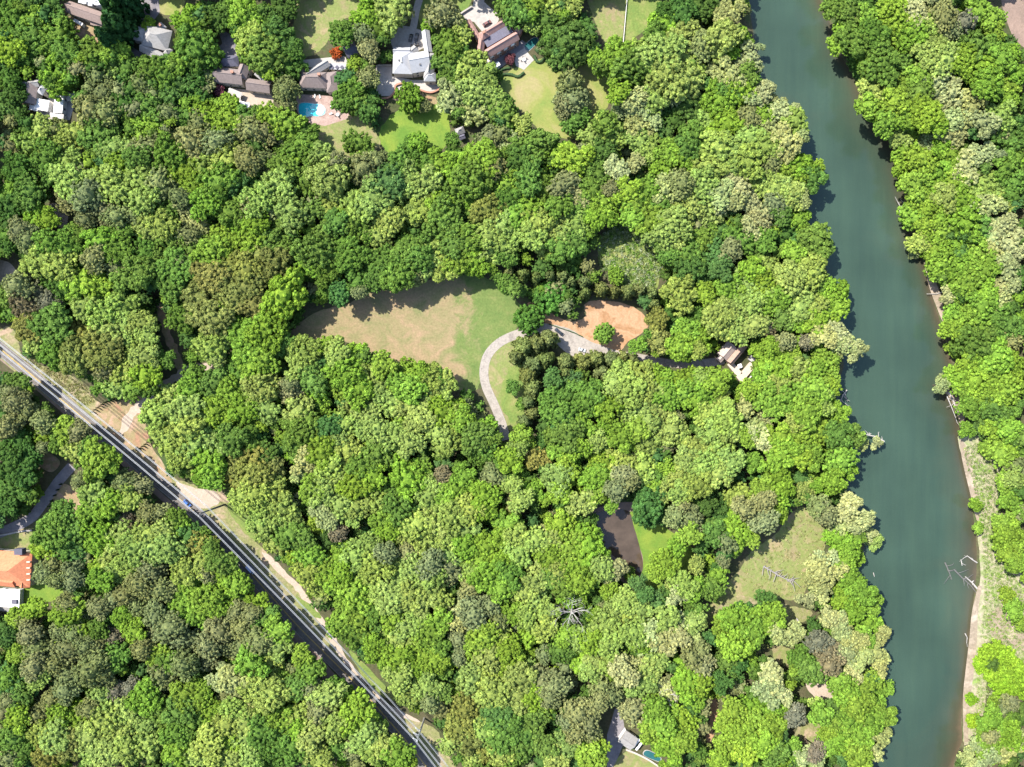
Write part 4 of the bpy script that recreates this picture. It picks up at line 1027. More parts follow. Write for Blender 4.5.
# red maple-like shrubs are made with the trees below
# ---------------------------------------------------------------- tree survey
# crowns read off the photograph tile by tile: tile origin (photo px), then
# "colour x y r" in 1/3.834 px.  capital letters are special forms; a few d crowns near the top stand in for shadow
TILES = {
(0,0): """g 40 60 70;g 110 130 70;l 130 60 50;g 210 130 70;l 30 180 60;d 100 200 70;g 240 200 70;l 230 280 70;l 430 180 50;g 350 210 60;y 400 240 60;s 370 290 60;
g 480 250 60;s 540 310 60;g 570 270 60;g 620 270 60;l 690 50 70;g 730 130 80;g 740 180 70;l 690 230 50;d 660 310 90;d 740 330 80;d 830 60 50;l 930 60 70;y 960 150 70;g 970 220 60;
s 380 350 60;s 330 410 70;s 400 430 65;g 560 400 70;s 640 430 60;d 470 390 50;g 500 440 50;l 580 470 70;g 720 440 60;l 790 450 60;l 870 450 60;l 870 390 45;s 760 470 60;
g 940 440 60;s 960 500 60;y 150 490 50;d 30 420 60;d 60 365 50;d 30 300 50;s 40 560 60;y 100 560 60;s 200 500 60;y 210 560 60;y 280 510 60;g 170 600 60;g 380 510 70;
y 430 570 60;l 480 550 60;s 550 570 70;s 620 540 60;s 720 540 70;s 830 540 75;g 640 590 60;y 250 620 60;y 250 700 70;d 60 650 70;g 100 730 60;g 200 660 50;y 400 710 70;
l 440 640 60;g 520 600 50;y 530 680 70;s 600 700 70;l 700 650 60;y 760 640 60;l 740 710 60;y 870 620 70;s 940 610 60;g 830 700 70;e 900 700 60;g 960 680 60;s 680 750 50;s 320 740 70""",
(250,0): """d 60 120 85;d 130 150 90;g 60 210 80;d 140 220 90;d 200 160 60;g 20 60 50;d 120 30 50;g 330 120 60;g 300 80 50;g 370 110 40;l 440 50 60;g 480 100 60;s 430 120 50;s 440 190 60;
y 540 40 70;s 590 50 50;g 522 215 26;l 400 240 32;s 450 290 50;g 370 340 60;g 410 380 65;g 350 370 50;d 450 410 50;g 430 330 50;s 130 340 55;s 140 400 45;l 140 470 60;l 80 450 60;
g 30 440 40;G 610 370 56;s 665 400 32;s 740 40 70;l 680 90 30;g 720 170 60;g 760 150 65;y 800 110 50;g 740 230 60;g 760 290 40;y 830 250 80;y 900 270 60;p 790 350 80;y 860 340 60;p 880 420 80;
y 940 370 50;g 960 420 60;s 920 520 60;g 980 500 40;g 730 520 50;s 50 500 60;s 40 610 60;g 120 640 60;g 200 550 70;y 280 570 60;s 330 610 50;y 100 700 80;g 210 690 70;y 300 690 80;
d 370 710 60;g 410 550 60;s 430 640 70;s 480 600 60;e 520 690 70;g 560 620 60;g 620 570 50;l 640 540 40;y 590 690 70;y 670 690 60;y 470 750 70;l 720 620 60;g 690 610 50;l 800 640 60;
g 840 620 60;l 900 600 60;s 940 640 60;g 790 720 60;g 860 690 70;g 930 700 60;l 980 700 50;g 730 740 50""",
(500,0): """g 60 40 70;g 20 20 50;y 120 90 40;y 200 40 60;y 270 30 50;d 180 70 50;d 265 150 100;d 610 30 40;d 650 40 50;l 630 90 60;g 590 110 50;d 700 40 60;d 760 20 60;p 890 50 60;
s 940 30 30;y 850 130 60;l 910 130 40;l 870 190 50;s 780 160 60;l 380 240 60;g 430 240 60;l 470 200 70;g 530 240 70;y 560 180 60;y 620 190 80;y 690 160 70;y 720 220 70;y 640 270 80;
y 700 300 70;g 740 280 60;l 430 350 60;p 520 370 60;p 560 420 70;y 600 370 60;s 660 350 60;p 490 420 50;p 540 480 60;d 720 390 60;s 270 310 70;s 280 380 60;s 250 400 50;g 290 450 60;
y 360 440 60;y 330 500 60;g 400 460 50;d 30 400 50;y 110 450 50;p 60 530 60;g 30 480 50;g 150 540 60;l 220 570 60;g 100 590 60;d 70 610 60;l 290 600 70;g 340 620 60;y 420 520 60;
d 390 570 50;p 460 640 50;p 520 630 50;g 380 670 50;y 540 540 50;y 580 560 60;l 650 580 60;l 700 600 60;l 640 640 60;g 740 520 60;g 720 560 50;y 800 450 50;l 870 470 60;l 850 380 60;
l 920 330 60;g 880 340 50;g 950 280 50;p 960 220 60;p 890 280 60;p 840 260 50;s 960 440 50;p 970 380 40;y 840 560 70;y 900 580 70;y 960 520 60;y 950 620 70;p 870 650 70;y 800 640 60;
y 780 700 60;p 850 730 60;p 930 710 60;s 700 700 60;p 640 720 60;y 740 740 50;l 50 680 70;g 110 690 70;g 170 720 60;s 240 710 60;p 300 740 50;g 360 730 60;l 490 730 60;l 560 730 50;s 430 720 40""",
(760,0): """p 20 360 60;l 20 440 50;p 70 390 50;p 100 430 60;p 60 490 70;y 140 460 50;p 110 530 70;p 160 520 40;y 30 560 60;s 50 620 50;l 150 630 60;l 110 680 60;g 200 680 55;y 60 720 60;
l 220 640 35;y 20 690 50;p 0 180 20;y 120 740 60;g 290 30 50;g 350 40 50;l 420 60 60;l 330 110 50;l 310 170 40;g 370 150 60;g 440 120 60;l 500 130 70;l 540 50 60;p 600 50 50;
y 640 100 60;l 590 120 60;s 720 60 60;b 790 80 60;s 740 110 50;l 850 40 60;l 900 60 50;l 910 120 40;g 830 170 70;g 890 180 50;y 660 190 70;y 720 220 60;l 780 230 60;g 560 210 60;
g 480 240 60;l 420 220 40;g 420 260 40;l 860 250 70;l 930 220 60;l 960 200 40;l 880 310 60;l 960 320 50;l 960 370 40;l 1000 280 40;l 620 290 60;l 560 330 60;p 690 310 60;p 750 350 60;
y 440 340 60;l 420 400 50;l 480 410 60;l 520 380 60;g 620 350 50;l 570 430 70;l 640 430 70;l 680 470 50;p 820 410 70;p 860 460 60;p 740 450 60;y 930 440 60;g 960 510 70;p 900 500 50;
y 540 520 45;l 480 470 50;l 580 500 40;p 650 560 50;l 700 560 40;l 560 580 50;l 540 640 40;l 740 590 50;p 800 620 80;p 860 590 60;p 730 510 60;l 620 610 60;l 680 660 60;l 600 700 60;
l 660 710 60;l 740 700 60;l 790 690 60;y 870 700 70;g 950 640 60;g 980 700 50;y 920 740 50;p 1000 580 30""",
(0,190): """d 30 60 60;d 100 30 50;s 60 150 50;s 100 190 50;d 20 200 40;l 140 120 60;l 180 110 50;s 250 30 50;s 330 20 40;s 320 110 50;s 400 80 60;s 440 100 50;s 510 90 40;g 180 200 60;g 240 220 70;
y 150 260 70;y 220 290 60;g 290 160 40;l 380 190 60;g 430 220 60;s 350 260 50;g 460 160 50;y 540 40 60;y 560 130 60;y 610 130 60;g 620 80 50;g 650 190 60;s 700 40 60;p 740 120 50;
s 720 170 50;l 790 50 60;l 830 60 50;g 880 80 60;s 960 60 60;l 920 130 60;l 850 200 60;l 800 240 60;g 780 200 40;g 730 230 50;l 960 180 60;l 980 130 50;g 540 250 60;g 530 310 60;
g 480 340 60;l 330 360 70;g 380 330 60;l 280 370 50;g 590 260 40;s 440 290 50;s 60 360 60;b 130 390 80;b 80 430 70;b 180 430 50;g 30 400 50;g 200 350 50;d 230 370 50;g 670 300 65;
g 650 360 60;s 700 280 50;g 680 400 50;o 800 330 60;o 760 420 70;o 850 350 60;o 880 290 60;o 940 300 60;o 940 370 60;o 970 440 60;o 810 490 70;o 890 410 60;l 850 470 50;s 720 380 30;
g 700 490 55;d 720 550 50;g 750 600 30;o 100 530 60;o 150 500 50;y 130 580 50;g 200 510 70;g 210 580 70;g 200 640 60;y 310 440 60;o 280 580 70;o 270 640 60;o 340 610 70;y 400 470 70;
y 470 450 60;y 400 540 70;y 470 520 60;o 380 640 60;o 420 600 50;y 540 510 50;y 560 560 50;y 500 590 60;y 550 640 60;y 480 690 60;l 550 710 60;s 400 690 50;g 390 740 50;g 630 650 40;
y 800 600 60;y 840 560 50;y 820 650 40;l 930 560 70;l 960 620 70;l 900 520 50;l 980 520 50;l 960 680 50;g 740 740 60;g 820 740 60;g 900 720 60;y 970 740 50""",
(250,190): """y 30 40 60;p 110 60 60;y 150 80 60;g 240 80 50;y 300 60 50;g 330 120 50;y 420 50 70;y 480 60 60;y 530 100 60;y 500 20 60;g 400 120 60;g 440 150 50;y 490 170 50;g 560 60 40;
g 610 10 50;y 630 90 40;y 670 70 60;l 720 50 50;g 740 110 60;g 700 130 50;l 790 20 50;l 850 30 50;o 900 70 60;o 960 60 50;g 860 80 40;y 910 170 60;y 960 140 60;y 970 210 60;y 920 230 50;
g 980 250 40;g 60 210 70;g 120 230 60;g 30 170 40;o 30 250 60;o 90 280 70;o 30 330 50;l 120 400 95;g 250 230 80;l 240 280 60;g 290 160 50;l 330 110 40;g 350 200 40;g 380 250 60;
g 300 300 60;e 340 390 45;g 280 390 30;g 410 350 50;s 430 400 40;g 490 330 50;g 550 330 60;g 560 290 50;g 600 380 50;s 640 330 50;g 640 250 70;y 700 220 70;g 600 240 60;y 690 280 60;
y 740 290 60;g 780 210 60;g 830 190 60;l 800 260 60;l 860 270 60;g 500 270 50;g 470 290 40;g 960 380 50;l 50 540 70;g 100 590 70;l 40 600 60;l 50 650 60;y 200 630 60;y 190 680 60;
g 170 580 60;l 280 580 45;y 340 640 50;y 320 600 50;l 400 640 60;l 360 710 60;g 240 730 60;g 440 620 50;l 510 660 60;y 480 720 60;s 540 660 40;l 620 700 60;l 580 740 50;l 660 660 60;
y 680 720 60;g 740 700 50;y 730 740 60;e 270 680 50;s 150 750 40;g 20 500 40""",
(500,190): """l 50 100 60;l 110 70 70;y 140 120 60;y 200 100 60;y 120 170 60;y 180 180 60;y 240 150 60;y 290 130 50;g 230 220 60;g 290 200 50;g 60 180 60;g 20 120 40;g 30 30 50;g 100 20 50;d 180 20 60;
g 230 60 50;d 290 30 60;g 330 60 50;l 390 40 60;g 420 30 50;l 400 100 60;l 360 110 40;g 470 30 50;l 520 50 60;l 510 100 50;l 570 120 60;g 620 60 50;y 600 180 70;y 660 130 70;y 700 90 60;
y 650 200 60;g 590 230 40;g 620 260 50;y 740 40 50;y 810 60 60;g 800 120 40;p 870 50 50;p 940 30 60;p 980 80 50;p 960 150 50;p 900 20 50;d 850 160 50;g 790 180 50;s 890 230 50;
g 930 190 60;g 980 230 40;g 720 240 60;d 790 300 60;d 740 310 60;g 680 260 50;e 850 250 60;e 850 300 50;y 695 395 80;l 790 400 40;l 870 370 60;y 950 360 60;l 970 300 50;l 930 410 50;
y 980 380 40;g 760 490 45;y 840 470 60;y 860 540 60;y 900 470 60;y 920 540 60;y 960 450 60;y 980 520 50;l 980 610 40;l 720 530 50;l 740 590 70;l 690 600 50;y 760 640 40;l 445 322 33;R 205 410 62;R 110 495 62;g 30 390 50;G 400 550 40;l 510 590 65;g 545 540 45;o 600 500 45;o 610 580 50;e 200 720 35;e 280 720 35;
y 480 720 70;y 540 710 70;l 600 700 70;l 640 680 50;y 440 740 50;l 590 640 35;l 710 720 60;y 780 690 60;l 830 720 60;l 870 680 50;l 760 740 50;l 940 740 60;
C 35 320 25;C 90 325 27;C 140 335 25;C 190 330 27;C 240 335 27;C 270 355 25;C 325 355 28;C 325 395 26;C 390 380 28;C 440 390 26;C 490 390 28;C 535 385 27;C 580 395 28;C 590 440 27;
C 90 600 38;C 145 590 38;C 190 570 34;C 130 670 38;C 175 650 38;C 110 710 38;C 255 660 35;C 320 660 35;C 370 650 33;C 425 650 33;C 390 700 30;C 470 640 25;C 510 650 25;C 130 750 34;C 250 700 26;C 65 640 30""",
(760,190): """s 60 50 60;y 130 20 50;p 20 90 60;p 170 30 40;g 30 190 50;g 90 90 40;l 150 110 45;d 100 160 60;g 220 190 65;g 250 220 40;l 130 240 50;y 180 280 70;y 120 330 70;y 210 310 60;y 30 300 60;
g 240 350 40;l 60 420 60;y 30 400 50;l 280 410 60;l 300 440 50;y 220 450 60;y 160 450 60;g 90 490 50;l 270 480 40;l 150 500 50;l 220 510 50;l 20 350 50;p 300 560 60;p 250 570 50;
p 330 600 50;p 380 620 40;b 190 580 40;s 100 580 45;l 40 600 40;b 30 530 40;l 260 660 60;l 220 690 50;y 150 690 50;l 60 670 60;l 30 720 60;l 190 740 50;l 280 740 40;l 120 640 40;
l 620 30 50;l 670 60 50;y 720 30 60;l 600 100 50;l 640 130 40;l 780 40 60;p 820 60 50;p 890 60 60;y 940 40 50;l 790 130 70;g 850 150 60;l 700 160 50;y 620 200 50;p 600 230 35;l 680 210 60;
l 750 210 60;l 700 280 60;l 780 290 70;l 830 240 60;l 800 350 70;l 750 330 55;p 940 130 60;p 960 210 70;p 900 180 60;p 900 250 60;l 870 300 60;p 960 310 60;p 940 370 50;p 730 405 35;
l 870 390 50;p 930 410 60;l 750 480 50;l 800 450 60;l 860 440 60;l 830 510 70;g 910 480 60;g 960 520 60;l 740 530 40;g 820 590 70;l 750 610 35;g 870 560 50;s 970 580 50;l 930 600 50;
l 800 660 50;l 850 670 60;l 920 640 60;l 970 660 50;p 700 735 30;l 770 720 50;l 830 730 60;l 900 720 60;l 970 730 60""",
(0,380): """s 50 80 60;s 100 120 50;s 30 40 50;g 60 20 50;s 20 180 50;s 150 160 50;l 250 200 60;g 220 240 50;s 300 190 50;d 60 240 60;d 30 330 60;d 90 350 60;d 100 290 50;d 40 420 60;d 70 400 45;
d 20 480 40;s 160 260 30;l 360 310 60;l 410 310 50;y 280 290 60;s 260 350 60;s 300 380 50;g 330 260 40;g 400 250 40;s 470 400 60;s 530 400 50;y 350 440 60;l 400 480 60;l 330 500 50;
y 480 460 50;g 440 500 40;s 560 520 50;s 610 510 45;b 500 580 50;b 480 540 40;g 220 540 70;g 180 580 70;g 250 590 60;l 160 640 60;g 240 650 60;e 290 680 50;s 200 710 50;s 270 740 50;
s 160 740 40;l 390 600 70;y 450 610 60;l 350 620 50;y 420 670 60;y 500 650 60;y 560 600 60;y 620 600 60;y 580 650 60;y 640 650 60;l 690 560 50;l 380 720 50;y 490 710 60;s 560 730 60;
o 740 640 60;g 770 600 50;y 770 700 60;o 800 660 50;y 700 740 50;g 840 620 60;g 880 660 60;g 840 700 60;g 900 720 50;e 720 600 50;g 800 580 40;g 660 540 50;
y 440 20 60;g 500 30 50;g 560 30 50;y 640 80 60;y 580 130 60;y 620 170 60;y 700 120 60;y 640 230 60;y 700 190 70;y 760 180 70;y 740 250 70;y 690 280 60;y 800 240 60;y 740 320 50;
l 800 320 60;l 810 370 50;l 770 370 35;l 850 160 60;l 820 110 60;l 720 40 60;l 880 60 60;l 930 110 60;y 980 60 50;g 880 230 60;g 930 220 60;g 960 290 60;o 910 320 60;o 960 380 60;
o 890 380 50;y 930 450 55;y 970 440 60;y 980 550 40;y 920 490 35""",
(250,380): """y 40 40 60;y 60 110 60;l 30 130 60;g 90 150 40;s 150 50 50;y 180 120 60;y 200 90 40;l 250 30 50;l 270 90 40;g 190 200 65;g 180 250 60;d 60 300 50;o 20 310 60;o 70 350 60;o 20 380 50;
p 200 310 60;p 200 360 50;l 270 280 60;y 330 250 50;y 370 270 60;y 300 330 60;e 300 180 50;y 360 170 50;l 340 20 50;l 420 30 60;y 400 90 50;y 450 150 60;y 480 190 50;y 430 190 40;
y 540 70 60;y 590 100 60;y 640 80 60;y 700 60 60;y 650 150 60;y 560 220 60;y 610 240 60;l 600 180 50;l 730 120 60;y 770 160 60;l 810 150 50;y 720 200 60;y 750 240 60;l 800 110 40;
g 830 60 26;l 600 30 60;y 500 30 50;y 740 30 50;g 860 220 60;g 900 250 60;l 910 170 40;g 940 220 40;g 870 290 40;l 980 270 30;l 560 310 50;g 480 290 60;g 430 330 60;l 470 370 60;
l 400 400 60;y 330 400 60;y 260 430 60;l 230 420 50;y 300 470 60;y 340 480 60;p 280 520 60;y 400 490 55;y 400 530 40;g 380 430 50;l 600 380 70;l 640 350 50;l 570 410 50;y 680 450 60;
y 710 420 50;y 500 470 60;g 540 450 50;g 570 520 60;l 500 540 50;l 530 580 40;L 250 545 40;b 740 370 40;l 820 370 50;l 780 420 60;l 850 450 60;l 900 440 60;l 900 490 50;s 930 370 60;
g 960 330 50;y 840 500 60;l 760 470 60;y 770 530 60;y 700 550 60;y 640 560 60;y 610 600 60;y 680 620 60;y 750 600 60;y 820 580 60;y 700 510 50;l 820 640 50;l 900 640 60;l 950 620 60;
l 970 560 50;l 880 700 60;l 960 700 60;y 850 740 50;s 600 660 50;l 560 630 40;s 520 670 50;y 460 640 50;l 340 690 60;y 400 680 60;d 300 620 40;g 150 600 60;y 90 620 60;y 150 560 60;
y 40 480 60;y 80 440 60;y 40 560 60;y 20 440 40;y 120 490 60;g 200 620 50;b 340 590 40;l 230 680 60;l 280 730 60;l 340 740 50;l 190 700 50;y 480 720 60;y 550 720 60;y 620 730 60;
s 690 710 60;s 760 720 60;y 750 680 50""",
(500,380): """g 50 30 26;g 80 95 22;C 125 40 32;C 110 85 30;C 128 125 28;C 95 160 30;y 60 250 50;l 90 220 40;O 135 300 52;l 70 200 50;l 40 310 50;g 20 350 50;y 80 460 50;y 40 400 40;l 130 430 50;l 30 560 60;
y 60 600 50;l 20 700 50;y 70 660 60;y 130 620 60;y 200 620 50;l 230 550 60;y 310 470 60;l 360 450 40;l 230 430 50;y 220 380 60;l 250 340 50;g 200 80 50;g 260 60 50;g 230 130 60;
d 300 110 50;g 350 50 60;g 330 90 50;e 240 150 50;g 260 210 60;l 310 170 50;g 220 210 50;l 230 260 50;l 300 260 50;y 375 230 42;l 420 100 60;l 410 170 50;l 470 220 50;y 540 110 60;
y 500 100 50;y 580 50 60;y 610 110 60;y 570 150 50;y 490 30 60;y 600 20 50;l 640 60 50;l 530 190 50;y 570 240 45;y 620 210 50;y 660 190 60;y 700 220 40;l 700 50 60;l 750 80 60;
l 790 40 60;y 840 100 60;y 860 150 60;y 820 200 60;y 800 130 50;y 880 190 50;y 850 270 60;y 890 320 60;y 840 360 60;y 760 270 60;y 720 300 50;y 780 330 60;y 700 370 60;y 760 400 60;
y 690 430 50;y 450 320 60;l 400 320 50;l 400 360 60;l 360 380 50;y 550 330 55;y 540 370 50;s 480 370 50;s 450 420 50;s 500 400 40;l 430 510 40;e 560 490 70;l 590 420 40;L 640 340 35;
L 935 45 35;y 640 400 40;y 620 440 40;s 680 520 50;s 730 530 60;s 700 490 40;l 720 610 50;l 680 640 40;l 640 700 50;l 600 740 40;y 720 700 50;d 800 480 40;d 850 540 50;g 830 590 50;
y 920 450 60;s 940 500 50;s 970 540 50;l 910 580 60;l 960 610 40;s 870 620 50;s 860 700 40;l 950 220 40;p 970 210 50;p 950 110 60;l 980 60 40;l 980 320 40;l 340 640 70;l 310 700 70;
y 390 720 50;l 370 670 50;p 450 720 50;l 260 650 60;l 200 690 60;y 150 740 50;y 220 740 50;g 500 745 30;g 350 540 30""",
(760,380): """l 40 80 60;l 110 60 60;y 70 20 50;b 150 50 40;l 210 40 60;l 260 30 50;l 190 120 60;l 300 120 50;y 240 90 50;y 140 150 50;p 20 130 50;p 20 220 60;l 80 220 60;l 130 200 60;l 180 230 60;
l 230 200 50;l 150 290 60;l 90 280 60;l 200 300 50;g 310 210 60;g 350 220 50;p 400 240 35;p 450 245 25;l 320 310 55;l 340 350 40;l 290 390 50;l 250 400 45;y 180 420 40;s 230 490 60;
s 260 520 50;p 350 500 60;p 390 540 50;p 320 560 50;p 420 600 40;y 440 620 35;l 70 370 50;l 60 450 60;l 60 510 50;s 20 550 50;l 100 410 40;l 20 420 50;s 20 470 50;l 300 610 45;
l 350 640 40;l 370 690 35;p 260 690 60;p 210 720 50;p 300 740 50;l 330 700 45;y 120 350 30;p 700 20 40;l 780 20 50;l 850 50 60;l 820 100 50;l 880 30 60;l 950 40 60;g 900 110 60;
g 950 130 50;d 850 180 40;l 800 190 30;l 900 190 50;l 960 190 50;l 880 260 35;l 930 280 55;l 970 260 50;l 990 310 30;l 830 480 30;l 950 400 45;y 985 380 45;l 980 460 55;l 930 550 50;
l 960 590 60;l 940 620 45;l 950 680 55;l 990 700 40;l 980 650 40;l 840 570 22""",
(0,567): """s 160 30 60;s 200 90 50;s 270 60 50;g 320 60 40;l 380 50 50;y 430 30 50;l 120 150 50;l 60 190 50;s 90 210 50;s 100 260 50;d 20 270 40;l 240 180 60;s 240 130 50;s 300 170 50;l 280 210 50;
s 370 160 50;s 430 130 50;s 470 110 50;s 530 70 60;s 560 30 50;s 610 90 60;l 460 190 40;s 520 150 50;s 590 190 60;s 640 240 60;s 690 280 60;s 600 250 50;s 540 320 50;l 510 250 50;
g 370 240 40;b 430 270 40;s 220 250 50;s 270 260 60;s 260 320 60;s 320 310 50;s 200 380 50;s 130 310 60;l 60 340 40;s 120 390 60;y 140 430 50;e 50 450 60;g 60 500 50;g 20 430 40;
s 370 310 50;g 430 350 60;s 340 400 75;s 390 430 50;s 250 420 50;s 240 480 60;s 190 510 50;s 140 570 60;y 380 500 50;s 330 550 50;b 440 480 50;b 490 470 40;l 290 590 60;l 220 580 50;
l 600 340 50;g 640 370 50;s 620 410 60;s 700 380 60;l 700 100 60;l 740 60 50;l 700 40 50;l 790 130 70;l 830 150 60;l 750 180 50;l 690 150 50;l 850 110 50;l 900 70 50;l 940 50 50;
s 790 30 50;l 860 40 50;s 900 180 50;s 960 190 50;s 920 240 50;s 830 250 60;s 790 300 60;s 860 310 50;s 790 370 50;s 970 280 60;s 920 310 50;l 960 370 60;p 840 430 60;p 890 440 60;
p 900 490 60;y 960 460 60;p 970 540 40;l 700 500 60;l 560 500 70;g 600 550 60;y 480 560 60;y 540 620 60;y 430 580 60;y 380 600 60;y 450 650 60;y 560 680 60;y 480 710 60;y 400 720 60;
y 330 660 60;y 350 720 60;y 200 660 60;o 250 700 60;o 180 720 60;y 140 640 50;l 60 590 50;g 40 660 60;g 80 710 60;s 30 730 50;g 640 600 50;g 680 560 60;g 670 640 60;g 730 610 60;
l 760 500 50;l 800 560 50;l 780 470 40;y 880 560 60;y 860 610 60;y 930 600 60;y 940 660 60;l 870 680 60;y 800 690 60;y 760 720 60;l 680 720 60;y 880 740 50;y 960 730 50;s 20 520 40""",
(250,567): """l 30 130 60;g 60 210 60;l 100 250 60;s 30 290 60;y 100 310 60;y 60 370 60;l 210 330 50;g 240 390 60;y 30 450 60;g 110 430 50;g 170 470 50;s 230 470 50;y 70 500 60;g 310 450 60;l 340 510 60;
y 290 500 60;s 260 560 60;y 330 570 50;l 400 560 60;l 440 590 50;l 120 600 60;y 180 580 60;g 60 580 60;g 30 640 60;g 30 720 50;g 100 690 60;g 160 700 60;y 230 660 60;y 230 710 60;
y 270 740 50;y 320 620 60;g 330 700 50;s 400 700 40;y 430 650 60;y 490 650 50;y 460 710 50;y 520 700 60;l 560 720 60;l 600 750 45;g 500 600 50;l 180 640 40;
y 210 30 50;y 270 60 60;l 320 40 60;l 350 80 60;L 390 110 60;l 370 170 50;l 340 220 50;l 410 210 60;g 400 260 60;g 470 240 50;g 490 180 50;y 450 40 60;y 500 80 60;y 560 60 60;y 540 130 60;
y 610 110 60;y 650 60 50;y 690 80 60;y 650 140 60;y 720 130 50;y 700 30 50;s 750 30 50;p 780 180 60;p 780 220 50;s 850 130 60;s 860 190 60;s 920 150 50;s 950 200 50;s 850 80 50;
l 960 90 50;l 910 40 60;l 970 30 50;l 540 210 50;y 590 230 60;y 640 220 50;y 550 280 60;y 600 310 60;l 660 290 50;l 500 330 60;l 470 300 40;l 560 360 60;l 620 380 50;l 690 250 60;
l 720 210 50;g 720 300 50;l 660 350 60;l 700 370 50;l 680 420 60;y 620 460 60;y 680 470 60;y 570 430 60;y 600 500 45;g 730 400 40;s 690 520 50;s 730 540 50;g 740 490 40;s 800 280 50;
s 800 350 40;l 900 270 60;l 870 310 60;y 960 300 60;y 920 350 60;y 880 400 50;y 850 430 60;y 910 440 60;y 970 420 50;y 930 490 60;o 840 500 50;o 820 560 50;y 900 550 60;y 870 600 60;
e 950 580 60;g 970 640 60;y 890 640 60;o 800 620 60;o 830 670 60;y 770 680 50;o 900 710 50;y 960 720 50;y 860 740 40""",
(500,567): """g 30 40 60;y 90 100 60;y 130 60 50;y 140 140 60;y 180 180 50;y 100 190 50;L 110 270 45;y 170 240 50;g 200 30 50;g 240 70 50;l 300 60 60;l 350 30 60;l 310 110 40;l 260 120 36;l 30 110 50;
l 40 180 50;l 360 180 32;p 430 30 40;L 420 100 45;y 480 130 50;y 500 160 60;y 440 170 50;y 540 170 50;e 590 90 50;e 610 150 50;e 560 60 50;y 650 40 50;y 700 50 60;l 740 90 50;
g 800 80 50;p 680 120 50;y 640 210 60;p 700 230 60;y 740 220 50;p 670 290 60;p 620 280 50;p 720 280 50;p 580 270 60;y 510 260 60;l 540 300 40;y 400 240 60;y 420 300 50;l 250 270 45;
y 300 280 45;l 340 290 50;g 230 330 50;s 170 340 40;L 310 370 45;y 370 370 50;y 430 370 50;y 350 410 50;p 480 410 60;p 520 370 50;y 560 400 60;y 600 370 50;y 540 450 60;s 390 460 60;
s 430 500 60;s 380 530 50;s 520 560 65;s 160 440 60;s 210 460 60;s 190 510 50;s 740 350 60;s 770 330 50;s 780 390 50;g 870 370 40;d 850 450 40;l 900 200 60;l 870 240 60;l 950 200 60;
l 970 260 60;l 910 310 60;l 870 180 40;d 930 150 50;l 720 450 60;l 770 460 50;l 750 510 50;p 640 470 50;l 590 490 40;l 640 560 60;l 700 590 60;l 620 610 60;l 680 650 60;l 570 640 50;
l 650 700 60;l 710 680 50;l 600 560 50;s 300 570 70;s 340 600 60;s 290 640 60;s 260 600 50;s 350 650 40;s 310 690 40;L 380 700 40;L 340 730 50;y 250 700 60;y 210 740 50;g 180 700 50;
g 130 600 60;g 100 650 60;l 150 560 50;g 60 600 60;g 80 700 60;g 40 740 50;l 30 320 50;l 50 380 60;y 80 430 60;y 30 460 60;y 60 500 60;y 110 390 40;l 130 500 50;l 900 560 60;l 870 600 50;
l 960 540 50;l 970 610 60;l 920 640 60;l 880 690 60;L 950 700 60;l 840 735 40;y 790 710 30""",
(760,567): """d 30 150 50;l 60 190 50;l 20 230 50;p 60 250 50;p 120 260 50;g 160 350 50;g 200 400 50;l 150 390 40;p 230 60 50;p 240 20 60;l 350 50 50;l 330 120 50;l 400 100 50;l 360 180 50;l 440 140 40;
l 420 220 50;l 400 280 50;p 460 270 40;p 250 90 50;p 180 130 45;p 290 200 50;p 320 230 50;p 370 280 50;b 260 320 60;b 230 290 50;b 270 380 60;p 350 340 60;p 400 350 50;p 370 410 50;
p 460 340 45;p 470 390 40;l 440 430 40;l 480 470 35;l 300 440 40;l 340 480 60;l 400 480 60;l 370 540 60;l 440 530 60;l 480 570 50;l 420 590 60;l 340 590 60;l 300 600 60;l 380 650 60;
p 460 650 50;p 420 690 60;l 300 660 60;l 350 700 60;l 390 740 50;L 240 640 45;l 250 680 50;y 230 540 40;l 240 570 50;d 290 540 40;p 40 430 60;p 30 490 60;p 80 500 50;l 40 560 60;
l 90 560 40;l 50 620 50;l 20 680 50;g 60 720 50;b 140 580 50;l 130 700 40;p 180 720 50;b 210 700 50;p 230 750 40;l 960 20 50;l 990 60 45;l 950 110 35;l 980 170 35;l 1005 220 30;
W 895 335 45;W 860 375 35;W 930 345 42;W 960 400 50;W 940 450 45;W 1000 455 50;W 905 410 45;W 1010 400 40;W 810 510 24;W 815 590 26;l 860 620 50;l 900 600 50;l 950 640 60;p 820 680 50;
l 880 700 60;p 960 700 60;p 1005 680 45;p 810 735 40;p 880 745 50"""}
# ================================================================= trees
ALB = {'g': (.092, .172, .032), 'd': (.060, .125, .028), 'e': (.064, .145, .042), 'l': (.140, .245, .030), 'L': (.170, .275, .034), 'y': (.190, .272, .064),
       'o': (.155, .178, .048), 's': (.165, .198, .085), 'p': (.235, .280, .120), 'b': (.150, .150, .100), 'C': (.128, .165, .056), 'R': (.070, .165, .026), 'G': (.105, .195, .028),
       'O': (.20, .22, .050), 'W': (.160, .290, .022), 'X': (.42, .10, .035), 'V': (.16, .06, .07), 'F': (.03, .075, .025)}
for k_, v_ in ALB.items():
    if k_ not in 'XVF':
        g_ = sum(v_) / 3
        ALB[k_] = tuple((x * .95 + g_ * .05) * m_ for x, m_ in zip(v_, (1.12, 1.06, .98)))
ICO_V = None
def ico(sub):
    bm = bmesh.new(); bmesh.ops.create_icosphere(bm, subdivisions=sub, radius=1)
    v = np.array([p.co[:] for p in bm.verts]); f = np.array([[q.index for q in t_.verts] for t_ in bm.faces]); bm.free()
    return v, f
IV2, IF2 = ico(2)
